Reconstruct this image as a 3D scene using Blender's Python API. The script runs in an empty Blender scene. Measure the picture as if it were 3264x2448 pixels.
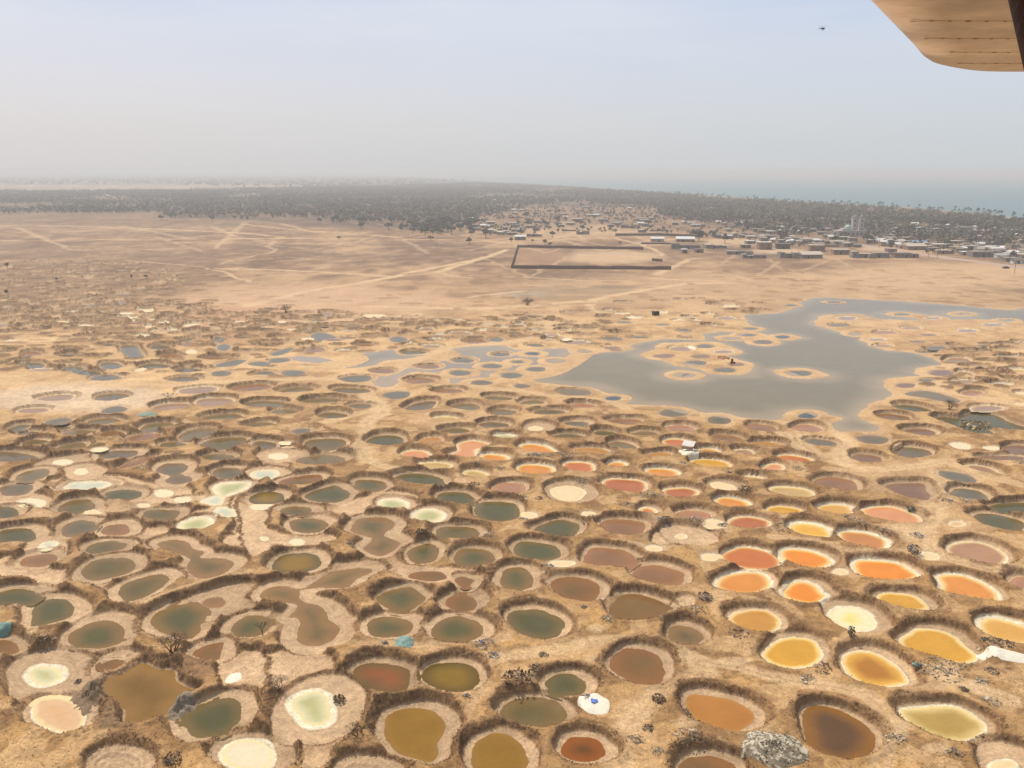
import bpy, math, random
import numpy as np
random.seed(7); R_ = np.random.RandomState(11)
scene = bpy.context.scene; C = scene.collection
# ---------------------------------------------------------------- camera, sky, sun, exposure
H = 62.0; PITCH = math.radians(13.5); F = 2827.0
cam_d = bpy.data.cameras.new('camera'); cam = bpy.data.objects.new('camera', cam_d); C.objects.link(cam)
cam.location = (0, 0, H); cam.rotation_euler = (math.pi/2 - PITCH, 0, 0)
cam_d.sensor_width = 36; cam_d.lens = 36*F/3264; cam_d.clip_start = 0.1; cam_d.clip_end = 60000
scene.camera = cam
SUN_EL, SUN_AZ = math.radians(57), math.radians(-38)     # azimuth from +Y, towards -X
sd = bpy.data.lights.new('sun', 'SUN'); sun = bpy.data.objects.new('sun', sd); C.objects.link(sun)
sd.energy = 3.3; sd.angle = math.radians(0.6); sd.color = (1.0, 0.93, 0.83)
sun.rotation_euler = (math.pi/2 - SUN_EL, 0, math.pi - SUN_AZ)
sun.location = (0, 0, 300)
w = bpy.data.worlds.new('World'); scene.world = w; w.use_nodes = True
nt = w.node_tree; nt.nodes.clear(); N = nt.nodes.new; L = nt.links.new
out = N('ShaderNodeOutputWorld'); bg = N('ShaderNodeBackground'); bg.inputs[1].default_value = 0.1
sky = N('ShaderNodeTexSky'); sky.sky_type = 'NISHITA'; sky.sun_disc = False
sky.sun_elevation = SUN_EL; sky.sun_rotation = SUN_AZ; sky.dust_density = 4.0; sky.air_density = 1.3; sky.altitude = 60
tc = N('ShaderNodeTexCoord'); sep = N('ShaderNodeSeparateXYZ'); L(tc.outputs['Generated'], sep.inputs[0])
ramp = N('ShaderNodeValToRGB'); L(sep.outputs['Z'], ramp.inputs[0])
cr = ramp.color_ramp; cr.elements[0].position = 0.0; cr.elements[0].color = (4.12, 4.18, 4.24, 1)
cr.elements[1].position = 0.6; cr.elements[1].color = (3.2, 3.7, 4.5, 1)
for p, c in ((0.05, (4.15, 4.25, 4.42, 1)), (0.1, (4.0, 4.2, 4.75, 1)), (0.17, (3.45, 3.9, 4.85, 1))):
    e = cr.elements.new(p); e.color = c
mp = N('ShaderNodeMapping'); mp.inputs['Scale'].default_value = (1.0, 1.6, 7.0); mp.inputs['Rotation'].default_value = (0.0, 0.32, 0.5)
L(tc.outputs['Generated'], mp.inputs[0])
nz = N('ShaderNodeTexNoise'); nz.inputs['Scale'].default_value = 2.2; nz.inputs['Detail'].default_value = 7; nz.inputs['Roughness'].default_value = 0.55
L(mp.outputs[0], nz.inputs['Vector'])
cl = N('ShaderNodeValToRGB'); L(nz.outputs['Fac'], cl.inputs[0])
cl.color_ramp.elements[0].position = 0.40; cl.color_ramp.elements[1].position = 0.64
up = N('ShaderNodeMapRange'); L(sep.outputs['Z'], up.inputs[0]); up.inputs[1].default_value = 0.05; up.inputs[2].default_value = 0.2
up.inputs[3].default_value = 0.0; up.inputs[4].default_value = 0.85
mm = N('ShaderNodeMath'); mm.operation = 'MULTIPLY'; L(cl.outputs[0], mm.inputs[0]); L(up.outputs[0], mm.inputs[1])
mx1 = N('ShaderNodeMixRGB'); mx1.inputs['Color2'].default_value = (4.4, 4.5, 4.9, 1); L(mm.outputs[0], mx1.inputs[0])
side = N('ShaderNodeMapRange'); L(sep.outputs['X'], side.inputs[0]); side.inputs[1].default_value = -0.5; side.inputs[2].default_value = 0.5
tint = N('ShaderNodeMixRGB'); tint.inputs['Color1'].default_value = (1.03, 0.98, 0.965, 1); tint.inputs['Color2'].default_value = (0.91, 0.955, 0.985, 1); L(side.outputs[0], tint.inputs[0])
tm = N('ShaderNodeMixRGB'); tm.blend_type = 'MULTIPLY'; tm.inputs[0].default_value = 1; L(ramp.outputs[0], tm.inputs[1]); L(tint.outputs[0], tm.inputs[2]); L(tm.outputs[0], mx1.inputs[1])
mx = N('ShaderNodeMixRGB'); mx.inputs[0].default_value = 0.9; L(sky.outputs[0], mx.inputs[1]); L(mx1.outputs[0], mx.inputs[2])
L(mx.outputs[0], bg.inputs[0]); L(bg.outputs[0], out.inputs[0])
vs = scene.view_settings; vs.view_transform = 'Standard'; vs.look = 'None'; vs.exposure = 0.78; vs.gamma = 1.0
cy = scene.cycles; cy.use_denoising = True; cy.max_bounces = 5; cy.diffuse_bounces = 2; cy.glossy_bounces = 2
cy.transmission_bounces = 2; cy.volume_bounces = 0; cy.transparent_max_bounces = 6; cy.caustics_reflective = False
KALB = 1.80
# ---------------------------------------------------------------- helpers
SP, CP = math.sin(PITCH), math.cos(PITCH)
def G(x, y, z0=0.0):
    """photo pixel (3264x2448) -> ground point on the plane z = z0"""
    u = (np.asarray(x, float) - 1632)/F; v = (1224 - np.asarray(y, float))/F
    dz = -SP + v*CP; t = (z0 - H)/dz
    return t*u, t*(CP + v*SP)
def lin(c):
    c = np.asarray(c, float)/255.0
    return np.where(c <= 0.04045, c/12.92, ((c + 0.055)/1.055)**2.4)
def alb(*c):
    return lin(c)/KALB
_T = [np.random.RandomState(100 + i).rand(256, 256).astype(np.float32) for i in range(8)]
def vn(x, y, s=0):
    x = np.asarray(x); y = np.asarray(y)
    xi = np.floor(x).astype(np.int64); yi = np.floor(y).astype(np.int64)
    fx = (x - xi).astype(np.float32); fy = (y - yi).astype(np.float32)
    fx = fx*fx*(3 - 2*fx); fy = fy*fy*(3 - 2*fy); T = _T[s % 8]
    a = T[xi & 255, yi & 255]; b = T[(xi + 1) & 255, yi & 255]; c = T[xi & 255, (yi + 1) & 255]; d = T[(xi + 1) & 255, (yi + 1) & 255]
    return (a*(1 - fx) + b*fx)*(1 - fy) + (c*(1 - fx) + d*fx)*fy
def fbm(x, y, sc, o=4, s=0, g=0.5):
    v = 0; a = 1; t = 0
    for i in range(o):
        v = v + a*vn(x/sc + 17.3*i, y/sc - 9.1*i, s + i); t += a; a *= g; sc *= 0.5
    return v/t
def sst(a, b, x):
    t = np.clip((x - a)/(b - a), 0, 1); return t*t*(3 - 2*t)
def smooth_poly(pts, n):
    """closed Catmull-Rom through the given points"""
    P = np.array(pts, float); m = len(P); k = max(1, n//m); o = []
    for i in range(m):
        a, b, c, d = P[i - 1], P[i], P[(i + 1) % m], P[(i + 2) % m]
        for j in range(k):
            t = j/k
            o.append(0.5*((2*b) + (c - a)*t + (2*a - 5*b + 4*c - d)*t*t + (3*b - a - 3*c + d)*t**3))
    return np.array(o)
def sdf(px, py, poly):
    px = px.astype(np.float32); py = py.astype(np.float32)
    d2 = np.full(px.shape, 1e12, np.float32); ins = np.zeros(px.shape, bool); m = len(poly)
    for i in range(m):
        ax, ay = np.float32(poly[i][0]), np.float32(poly[i][1]); bx, by = np.float32(poly[(i + 1) % m][0]), np.float32(poly[(i + 1) % m][1])
        ex, ey = bx - ax, by - ay; wx, wy = px - ax, py - ay
        t = np.clip((wx*ex + wy*ey)/(ex*ex + ey*ey + 1e-9), 0, 1)
        dx, dy = wx - ex*t, wy - ey*t; np.minimum(d2, dx*dx + dy*dy, out=d2)
        if ey != 0:
            ins ^= ((ay > py) != (by > py)) & (px < ex*(py - ay)/ey + ax)
    return np.where(ins, -1, 1)*np.sqrt(d2)
def dline(px, py, pts):
    d2 = np.full(px.shape, 1e12, np.float32)
    for (ax, ay), (bx, by) in zip(pts[:-1], pts[1:]):
        ex, ey = bx - ax, by - ay; wx, wy = px - ax, py - ay
        t = np.clip((wx*ex + wy*ey)/(ex*ex + ey*ey + 1e-9), 0, 1)
        dx, dy = wx - ex*t, wy - ey*t; d2 = np.minimum(d2, dx*dx + dy*dy)
    return np.sqrt(d2)
def fast_mesh(name, V, Fc, col=None, mat=None, smooth=True, parent=None, loc=None):
    """V (n,3), Fc (m,k) of one face size, col (n,3) per vertex"""
    V = np.asarray(V, np.float32); Fc = np.asarray(Fc, np.int32); m = bpy.data.meshes.new(name)
    m.vertices.add(len(V)); m.vertices.foreach_set('co', V.ravel())
    n, k = Fc.shape; m.loops.add(n*k); m.loops.foreach_set('vertex_index', Fc.ravel())
    m.polygons.add(n); m.polygons.foreach_set('loop_start', np.arange(0, n*k, k, dtype=np.int32))
    m.polygons.foreach_set('use_smooth', np.full(n, smooth, bool))
    if col is not None:
        a = m.color_attributes.new('Col', 'FLOAT_COLOR', 'POINT')
        rgba = np.ones((len(V), 4), np.float32); rgba[:, :3] = col; a.data.foreach_set('color', rgba.ravel())
    m.update(calc_edges=True)
    if mat: m.materials.append(mat)
    o = bpy.data.objects.new(name, m); C.objects.link(o)
    if parent is not None: o.parent = parent
    if loc is not None: o.location = loc
    return o
def tag(o, label=None, cat=None, group=None, kind=None):
    if label: o['label'] = label
    if cat: o['category'] = cat
    if group: o['group'] = group
    if kind: o['kind'] = kind
    return o
def empty(name, loc, rz=0.0):
    o = bpy.data.objects.new(name, None); C.objects.link(o); o.location = loc; o.rotation_euler = (0, 0, rz)
    o.empty_display_size = 0.5; return o
class MB:
    """collects boxes, tubes and quads into one mesh with vertex colours"""
    def __init__(s): s.V = []; s.F = []; s.c = []
    def add(s, V, Fc, col):
        b = len(s.V); s.V += [tuple(v) for v in V]; s.F += [tuple(b + i for i in f) for f in Fc]; s.c += [tuple(col)]*len(V)
    def box(s, c, d, col, rz=0.0, tilt=(0, 0), taper=1.0):
        P = []
        for sz in (-1, 1):
            for sx, sy in ((-1, -1), (1, -1), (1, 1), (-1, 1)):
                k = taper if sz > 0 else 1.0
                x, y, z = sx*d[0]/2*k, sy*d[1]/2*k, sz*d[2]/2
                z2 = z + x*tilt[0] + y*tilt[1]
                P.append((c[0] + x*math.cos(rz) - y*math.sin(rz), c[1] + x*math.sin(rz) + y*math.cos(rz), c[2] + z2))
        s.add(P, [(3, 2, 1, 0), (4, 5, 6, 7), (0, 1, 5, 4), (1, 2, 6, 5), (2, 3, 7, 6), (3, 0, 4, 7)], col)
    def tube(s, p0, p1, r0, r1, col, n=6):
        a = np.array(p0, float); b = np.array(p1, float); d = b - a; l = np.linalg.norm(d)
        if l < 1e-6: return
        d /= l; h = np.array((0, 0, 1.0)) if abs(d[2]) < 0.9 else np.array((1.0, 0, 0)); u = np.cross(d, h); u /= np.linalg.norm(u); v = np.cross(d, u)
        V = []
        for P, r in ((a, r0), (b, r1)):
            for i in range(n):
                t = 2*math.pi*i/n; V.append(P + (u*math.cos(t) + v*math.sin(t))*r)
        s.add(V, [(i, (i + 1) % n, n + (i + 1) % n, n + i) for i in range(n)] + [tuple(range(n))[::-1], tuple(range(n, 2*n))], col)
    def quad(s, P, col): s.add(P, [tuple(range(len(P)))], col)
    def build(s, name, mat, parent=None, loc=None, smooth=False):
        m = bpy.data.meshes.new(name); m.from_pydata(s.V, [], s.F)
        a = m.color_attributes.new('Col', 'FLOAT_COLOR', 'POINT'); rgba = np.ones((len(s.V), 4), np.float32); rgba[:, :3] = np.array(s.c)
        a.data.foreach_set('color', rgba.ravel()); m.materials.append(mat)
        if smooth: m.polygons.foreach_set('use_smooth', np.full(len(m.polygons), True))
        o = bpy.data.objects.new(name, m); C.objects.link(o)
        if parent is not None: o.parent = parent
        if loc is not None: o.location = loc
        return o
def material(name, rough=0.9, noise=((8.0, 0.25),), bump=((6.0, 0.05),), spec=0.2, col=None, metal=0.0, aniso=None):
    """vertex colour (or one colour) broken up by several scales of noise, with bump"""
    m = bpy.data.materials.new(name); m.use_nodes = True; t = m.node_tree; Nn = t.nodes.new; Ln = t.links.new
    bs = t.nodes['Principled BSDF']; bs.inputs['Roughness'].default_value = rough; bs.inputs['Specular IOR Level'].default_value = spec
    bs.inputs['Metallic'].default_value = metal
    geo = Nn('ShaderNodeNewGeometry')
    if col is None:
        at = Nn('ShaderNodeAttribute'); at.attribute_name = 'Col'; cur = at.outputs['Color']
    else:
        rg = Nn('ShaderNodeRGB'); rg.outputs[0].default_value = (*col, 1); cur = rg.outputs[0]
    for sc, amt in noise:
        n = Nn('ShaderNodeTexNoise'); n.inputs['Scale'].default_value = sc; n.inputs['Detail'].default_value = 4; Ln(geo.outputs['Position'], n.inputs['Vector'])
        mr = Nn('ShaderNodeMapRange'); mr.inputs[1].default_value = 0.3; mr.inputs[2].default_value = 0.7
        mr.inputs[3].default_value = 1 - amt; mr.inputs[4].default_value = 1 + amt; Ln(n.outputs['Fac'], mr.inputs[0])
        mu = Nn('ShaderNodeMixRGB'); mu.blend_type = 'MULTIPLY'; mu.inputs[0].default_value = 1; Ln(cur, mu.inputs[1]); Ln(mr.outputs[0], mu.inputs[2]); cur = mu.outputs[0]
    Ln(cur, bs.inputs['Base Color'])
    nrm = None
    for sc, dist in bump:
        n = Nn('ShaderNodeTexNoise'); n.inputs['Scale'].default_value = sc; n.inputs['Detail'].default_value = 5; Ln(geo.outputs['Position'], n.inputs['Vector'])
        b = Nn('ShaderNodeBump'); b.inputs['Strength'].default_value = 1.0; b.inputs['Distance'].default_value = dist; Ln(n.outputs['Fac'], b.inputs['Height'])
        if nrm is not None: Ln(nrm, b.inputs['Normal'])
        nrm = b.outputs[0]
    if nrm is not None: Ln(nrm, bs.inputs['Normal'])
    return m
M_ground = material('dry_earth', 0.95, ((0.07, 0.08), (0.5, 0.07), (0.9, 0.14), (3.0, 0.2), (9.0, 0.2)), ((1.2, 0.12), (6.0, 0.08)))
M_water = material('pond_water', 0.1, ((0.35, 0.07), (2.2, 0.05)), ((1.5, 0.003),), 0.12)
M_water.node_tree.nodes['Principled BSDF'].inputs['IOR'].default_value = 1.33
M_salt = material('salt_crust', 0.75, ((1.5, 0.05), (9.0, 0.06)), ((7.0, 0.03),), 0.3)
M_lag = material('lagoon_water', 0.2, ((0.02, 0.08), (0.15, 0.06)), ((0.8, 0.006),), 0.25)
M_lag.node_tree.nodes['Principled BSDF'].inputs['IOR'].default_value = 1.33
M_sea = material('sea_water', 0.35, ((0.01, 0.06),), ((0.12, 0.12),), 0.25, col=tuple(alb(80, 124, 128)))
M_wall = material('house_wall', 0.9, ((0.8, 0.18),), ((3.0, 0.02),))
M_roof = material('roof_sheet', 0.6, ((1.5, 0.12),), (), 0.3)
M_leaf = material('foliage', 0.85, ((0.5, 0.2),), (), 0.15)
M_bark = material('bark', 0.95, ((6.0, 0.2),), ())
M_scrub = material('dead_scrub', 0.95, ((3.0, 0.25),), ())
M_junk = material('junk', 0.7, ((5.0, 0.2),), ((14.0, 0.02),))
# ---------------------------------------------------------------- survey of the ponds, read off in blocks: block -> x0, y0, scale
BLK = {'A1': (0, 1848, .36166), 'A2': (800, 1848, .36166), 'A3': (1600, 1848, .36166), 'A4': (2400, 1848, .36166),
       'B1': (0, 1348, .36166), 'B2': (800, 1348, .36166), 'B3': (1600, 1348, .36166), 'B4': (2464, 1348, .36166),
       'C1': (0, 948, .31646), 'C2': (640, 948, .31646), 'C3': (1280, 948, .31646), 'C4': (1920, 948, .31646), 'C5': (2564, 948, .31646),
       'V1': (1500, 600, .27125), 'V2': (2050, 600, .27125), 'V3': (2600, 600, .30018), 'D1': (0, 520, .36166), 'D2': (700, 520, .36166), 'D3': (1500, 520, .36166), 'S': (0, 0, 1)}
def S(blk, x, y):
    a, b, k = BLK[blk]; return a + x*k, b + y*k
# colour code: words, deep water, shallow water, width of the shallow margin (m), salt rim width (m)
COL = {
 'gn': ('green', (102, 100, 72), (140, 116, 84), 2.2, 0), 'dg': ('dark green', (98, 97, 72), (124, 110, 80), 1.6, 0),
 'ol': ('olive', (116, 104, 72), (134, 114, 84), 2, 0), 'gr': ('grey-green', (126, 116, 92), (146, 124, 98), 1.5, 0),
 'gb': ('slate grey', (122, 110, 94), (140, 120, 98), 1.5, 0), 'bl': ('blue-grey', (114, 112, 104), (140, 126, 108), 1.2, 0),
 'bb': ('deep blue', (74, 92, 116), (106, 108, 112), 1.6, 0), 'br': ('brown', (138, 106, 72), (148, 110, 78), 1.5, 0),
 'bp': ('pinkish brown', (155, 117, 93), (164, 126, 98), 1.5, 0), 'mv': ('mauve', (136, 108, 95), (148, 120, 103), 1.5, 0),
 'pk': ('dull pink', (172, 136, 112), (190, 150, 122), 1.2, .18), 'pr': ('rosy red', (180, 130, 102), (198, 146, 114), 1, .12),
 'rd': ('brick red', (188, 112, 72), (220, 148, 96), .9, .3), 'ro': ('red-orange', (206, 120, 68), (230, 156, 94), .9, .45),
 'or': ('orange', (228, 150, 74), (246, 190, 112), .9, .6), 'po': ('pale orange', (226, 156, 108), (240, 180, 130), .8, .35),
 'oi': ('bright orange', (238, 146, 56), (252, 188, 98), .9, .7),
 'am': ('amber', (220, 164, 66), (244, 196, 100), .6, .22), 'ad': ('dark amber', (184, 124, 54), (238, 182, 84), 1.6, .3),
 'ye': ('sallow yellow', (186, 154, 86), (228, 200, 134), 1.2, .4), 'py': ('pale yellow', (206, 172, 112), (236, 204, 146), .8, .35),
 'to': ('tawny', (194, 142, 82), (206, 150, 92), .8, .1), 'tn': ('ochre', (188, 128, 66), (192, 138, 78), .5, 0),
 'mu': ('mustard', (148, 118, 58), (154, 124, 68), 1, 0), 'rb': ('rusty brown', (152, 96, 62), (122, 100, 68), 2.2, 0),
 'rk': ('rust-edged dark', (70, 66, 46), (150, 94, 50), 2.6, 0), 'dk': ('dark brown', (104, 82, 66), (146, 108, 62), 2.0, 0),
 'yg': ('yellow-green', (136, 114, 52), (110, 94, 54), 1.8, 0), 'oy': ('olive yellow', (144, 118, 62), (112, 102, 76), 1.8, 0),
 'gs': ('pale green salt-rimmed', (198, 192, 140), (228, 220, 184), 1.2, .9), 'sw': ('yellow-hearted white', (240, 222, 130), (250, 236, 204), 2.2, .6),
 'sa': ('white salt', (240, 222, 190), (240, 220, 188), 1, .4), 'sc': ('cream salt', (242, 214, 172), (234, 202, 160), 1, .3),
 'do': ('peach', (222, 172, 122), (224, 184, 142), 2, .3), 'dr': ('dry', None, None, 1, 0)}
# one line per pond: "cx cy rx ry rot colour [style] [b=beach m]"  or  "P colour [style] [b=] x,y x,y ..."
PONDS = {
'A1': """P dg b=1.3 -90,150 40,105 150,82 300,110 362,160 320,212 250,222 100,218 -90,225
P dg b=1.4 300,240 400,185 520,168 600,190 640,250 620,320 480,375 300,405 285,340
50 600 120 60 0 br b=.8
860 495 255 114 -8 gn b=1.5
P gn b=1.3 1325,370 1400,280 1560,225 1720,215 1820,290 1800,380 1740,470 1680,520 1540,500 1400,450
1890 200 95 45 0 bp b=3.2
P gn b=1.2 2035,480 2060,400 2130,340 2212,315 2330,325 2430,370 2400,420 2300,480 2150,520 2060,510
P br b=1.0 1700,660 1760,610 1870,570 1965,560 1940,650 1920,700 1780,690
400 843 138 72 -5 gs b=3.2
1000 752 115 44 -12 br b=1.4
P tp b=.15 1240,735 1400,790 1530,810 1545,900 1640,950 1750,1000 1620,1060 1520,1130 1480,1200 1340,1270 1220,1295 1100,1270 1100,1150 980,1080 910,990 930,870 1080,830
P dg b=1.1 2010,1045 2100,1090 2125,1200 2080,1300 1960,1375 1800,1400 1680,1360 1610,1270 1600,1200 1750,1120 1880,1070
520 1190 215 150 15 do b=.8
2190 1550 230 130 0 sa b=1.2
1030 1640 200 120 0 dr""",
'A2': """P bg b=1.6 70,150 150,80 260,58 400,80 470,75 560,20 700,-60 900,-95 1040,-95 1060,-65 930,-10 860,60 740,75 600,70 490,80 430,100 430,160 470,205 580,225 660,290 690,360 760,410 780,450 720,530 640,570 520,578 430,555 412,500 425,430 440,380 400,335 330,330 370,290 410,240 390,210 300,200 170,180
P gn b=1.0 1105,170 1180,110 1300,80 1420,68 1480,120 1545,165 1480,220 1390,285 1270,293 1190,245
1220 420 195 94 0 gn b=1.1
P br b=1.5 1900,105 1950,150 1985,215 1950,270 1850,292 1760,260 1715,200 1760,150 1840,115
P br b=1.2 1800,0 1860,-25 1950,0 1955,20 1900,75 1840,50
P gn b=1.2 1590,470 1620,400 1720,340 1830,322 1930,350 2020,400 2040,460 1980,520 1820,558 1660,545
1160 865 268 132 3 rb b=.7
1770 860 264 124 3 yg b=.8
P gs b=2.6 360,1110 400,1040 540,995 640,1020 680,1090 685,1230 600,1280 490,1265 440,1190
P mu b=1.3 1175,1260 1210,1190 1340,1140 1500,1130 1610,1160 1690,1240 1705,1330 1650,1440 1640,1550 1590,1610 1480,1590 1330,1550 1220,1440 1175,1340
2185 1560 245 200 0 mu b=.9
1010 1730 200 130 0 dr""",
'A3': """P ob b=.8 950,190 1060,135 1200,130 1340,170 1500,240 1480,280 1340,340 1200,385 1060,380 980,330 940,260
300 388 240 126 10 dg b=1.0
1610 492 150 85 8 bg b=.9
1200 765 248 142 14 br b=1.0
560 935 180 102 0 dg b=1.0
275 1172 278 136 0 ol b=.8
715 1500 198 102 3 rk b=1.0
1915 1170 300 138 17 tn b=1.0
1800 1690 260 125 0 br b=.9
1585 200 60 30 0 dr n""",
'A4': """P oi b=1.4 262,95 330,40 420,20 530,45 590,110 640,150 580,205 470,210 340,180 270,140
P am b=.9 1095,150 1170,120 1370,135 1480,180 1545,260 1400,270 1230,235 1120,190
20 368 226 98 3 at b=.8
870 345 200 90 10 sw b=1.8
355 650 258 130 -2 am b=1.0
P ad b=1.2 800,690 880,645 1010,640 1150,690 1290,790 1350,890 1330,915 1150,940 980,915 860,840 800,760
P am b=1.1 1290,540 1380,470 1450,435 1600,440 1740,480 1850,570 1950,660 1950,705 1850,745 1650,710 1470,660 1340,610
2240 455 270 88 14 ar b=1.0
P dk b=.5 450,1160 560,1110 700,1130 860,1200 1000,1290 1065,1370 1060,1480 990,1560 830,1610 640,1570 500,1480 465,1340 440,1230
P ye b=.8 1315,1150 1500,1130 1740,1115 1900,1180 2020,1260 2030,1350 1900,1420 1700,1415 1500,1340 1360,1250
2200 1640 110 45 0 sc b=2.6""",
'B1': """P gb b=1 -60,260 130,262 340,310 250,345 0,350
555 350 75 22 0 sa b=3
1040 285 165 40 -5 gb b=1.2
1200 365 180 32 -18 bp b=.5
285 468 150 48 -12 gr b=1.2
P gb b=1.5 1385,410 1440,370 1560,357 1650,380 1640,420 1590,450 1690,490 1660,520 1540,540 1460,510 1500,470 1400,440
1920 310 150 32 0 ol b=1
2010 445 140 48 0 gb b=1
140 590 150 48 -6 gb b=1.2
P gw b=1.5 575,570 640,535 700,530 880,520 960,540 900,570 760,590 640,580
715 430 45 22 0 sa b=2.5
1075 640 175 45 -3 dg b=1
1440 622 70 27 0 sa s
280 710 120 40 0 sa s
675 740 165 60 -10 ol b=1
P gs b=1.2 1910,570 1960,540 2100,530 2185,535 2130,590 2020,630 1960,650 1920,610
P gw s 1790,690 1950,640 1940,720 1830,710
P gw s 1895,820 1935,750 2040,760 2075,800 2060,825
1610 682 60 22 0 sa s
P dg b=.8 -60,760 100,745 165,790 150,840 0,860
P ol b=1 1270,800 1330,770 1560,775 1570,810 1500,870 1400,860 1290,850
820 795 60 18 0 sc s
1265 728 45 14 0 sc s
700 932 180 64 -10 gb b=1.2
1020 945 130 45 -5 bp b=1.4
1725 895 130 48 -10 gs b=.8
130 1000 178 68 -5 dg b=1.2
425 1085 65 32 -12 gw s
935 1100 180 50 -8 ol b=1.1
P bg b=1.2 1390,1070 1450,1040 1560,1035 1650,1060 1700,1110 1800,1140 1760,1190 1900,1195 2040,1220 2050,1260 1980,1320 1860,1360 1740,1365 1650,1320 1650,1260 1680,1200 1560,1150 1450,1120
340 1215 155 54 -8 bp b=1.1
950 1285 230 90 -8 ol b=1.2
P ol b=1.2 1050,1480 1120,1410 1280,1360 1420,1335 1490,1370 1450,1430 1380,1480 1250,1545 1120,1570 1075,1540""",
'B2': """620 335 205 52 -2 gr b=1.1
240 295 70 25 0 sa b=2.6
125 455 110 38 0 gw b=1.6
1450 285 140 38 2 po b=.6
P po b=.8 1815,200 1870,170 1960,158 2090,185 2060,220 1980,240 1990,280 1980,315 1880,320 1770,310 1750,285 1830,245
2150 315 115 36 5 or b=1.1
1630 382 140 36 2 py b=.9
440 515 190 48 -8 br b=.9
1500 510 215 58 5 dg b=1
1045 555 140 54 0 gn b=.9
1975 460 110 36 3 py b=.7
P dg b=1.1 480,650 560,600 720,560 800,580 870,630 820,680 720,700 560,690
140 665 155 54 -3 oy b=.9
100 742 90 26 0 sa s
400 780 135 42 0 gn b=1.2
1250 722 105 46 0 gs b=1.6
1810 675 170 62 5 dg b=1
1565 820 130 50 0 gs b=1.6
505 905 175 60 0 gn b=1.1
P bg b=1.3 880,940 940,850 1060,835 1200,845 1270,895 1200,960 1170,1000 1250,1030 1310,1065 1250,1130 1150,1170 1050,1150 990,1100 1060,1050 1070,1010 960,985
1815 978 185 66 2 ol b=1
405 1055 55 28 0 sa s
115 1020 32 14 0 sc s
1520 1155 140 78 -8 gn b=1.1
400 1240 220 86 -8 oy b=.9
1965 1190 180 80 3 gn b=1
1560 1350 170 42 0 br s""",
'B3': """310 240 165 45 8 or b=.6
790 255 150 35 3 to b=.7
1060 208 130 34 8 gr b=.8
1545 182 130 38 3 ro b=.7
1380 290 110 28 0 to b=.6
1820 258 100 30 5 or b=.5
2130 262 90 28 5 pk b=.6
1840 370 190 45 6 am b=.5
290 422 165 52 0 or b=.6
680 393 145 46 4 ro b=.6
1015 378 90 30 5 or b=.6
1415 445 150 40 6 or b=.6
1085 558 185 68 4 rd b=.7
1570 622 150 50 2 rd b=.7
580 620 145 62 0 sc b=2.4
1285 783 70 28 5 ro b=1.1
1685 817 150 44 4 pr b=.8
1950 565 105 35 10 sc b=1.6
2025 715 145 52 10 or b=.6
2210 497 95 25 5 py b=.7
2168 888 180 58 3 rd b=.6
-40 785 195 96 0 dg b=.9
70 582 150 54 0 pr b=.7
P dg b=1 280,940 400,880 520,855 640,885 685,915 640,990 560,1020 440,1010 330,975
1065 925 205 72 3 bp b=.8
305 1135 215 80 4 dg b=1
P bp b=.9 720,1200 790,1110 900,1105 1080,1130 1190,1200 1190,1250 1120,1300 960,1280 800,1270 725,1245
P bp b=1.1 1155,1300 1250,1260 1400,1265 1560,1310 1605,1350 1570,1420 1440,1435 1280,1410 1170,1370
2198 1200 250 96 8 ro b=.5
2133 1415 235 96 2 or b=.9
130 1380 140 105 0 gn b=1.5
655 1465 215 102 5 br b=1
1580 1000 40 15 0 sc b=4
1870 892 88 40 0 sc s
1840 1185 85 30 0 sc s
240 815 58 26 0 sc s
530 1240 110 22 0 sc s
1340 1108 66 18 0 sc s
762 802 56 17 0 sc s""",
'B4': """820 320 130 40 5 mv b=.8
1225 270 170 52 4 gb b=.8
2170 245 145 45 5 mv b=.7
2010 315 200 24 0 mv n
1650 205 80 25 8 sa s
1925 225 55 18 0 sa s
1850 420 165 36 12 pk b=.6
180 325 160 36 4 ro b=.7
0 402 95 40 0 po b=.5
1630 480 180 40 12 bl s
560 545 195 58 8 bp b=.8
P mv b=1.1 985,570 1070,540 1200,535 1320,540 1340,600 1380,640 1345,690 1200,670 1060,620
1720 640 170 52 8 bl b=.8
165 618 190 50 5 py b=.6
95 780 155 44 4 am b=.6
550 770 165 46 5 ar b=.8
P po b=.7 785,770 900,738 1050,740 1200,790 1300,850 1270,890 1130,895 940,865 830,820
P dg b=.6 1890,740 2050,710 2280,715 2280,810 2050,810 1930,780
1990 880 220 70 10 dg b=.8
325 950 185 56 8 ae b=.9
800 1040 200 68 12 ow b=.9
1800 1150 275 85 12 px b=.9
285 1200 215 76 8 oi b=1.0
P oi b=.9 720,1245 780,1215 1000,1225 1120,1250 1220,1310 1270,1360 1150,1395 960,1400 800,1375 725,1310
P or b=.9 1450,1360 1560,1340 1700,1360 1850,1420 1960,1500 1980,1570 1860,1565 1600,1525 1490,1490 1490,1420
2190 1420 110 60 8 pr b=.7
1370 1175 80 32 5 sc s
590 1315 60 22 0 sc s
1620 890 60 24 0 do s""",
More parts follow.
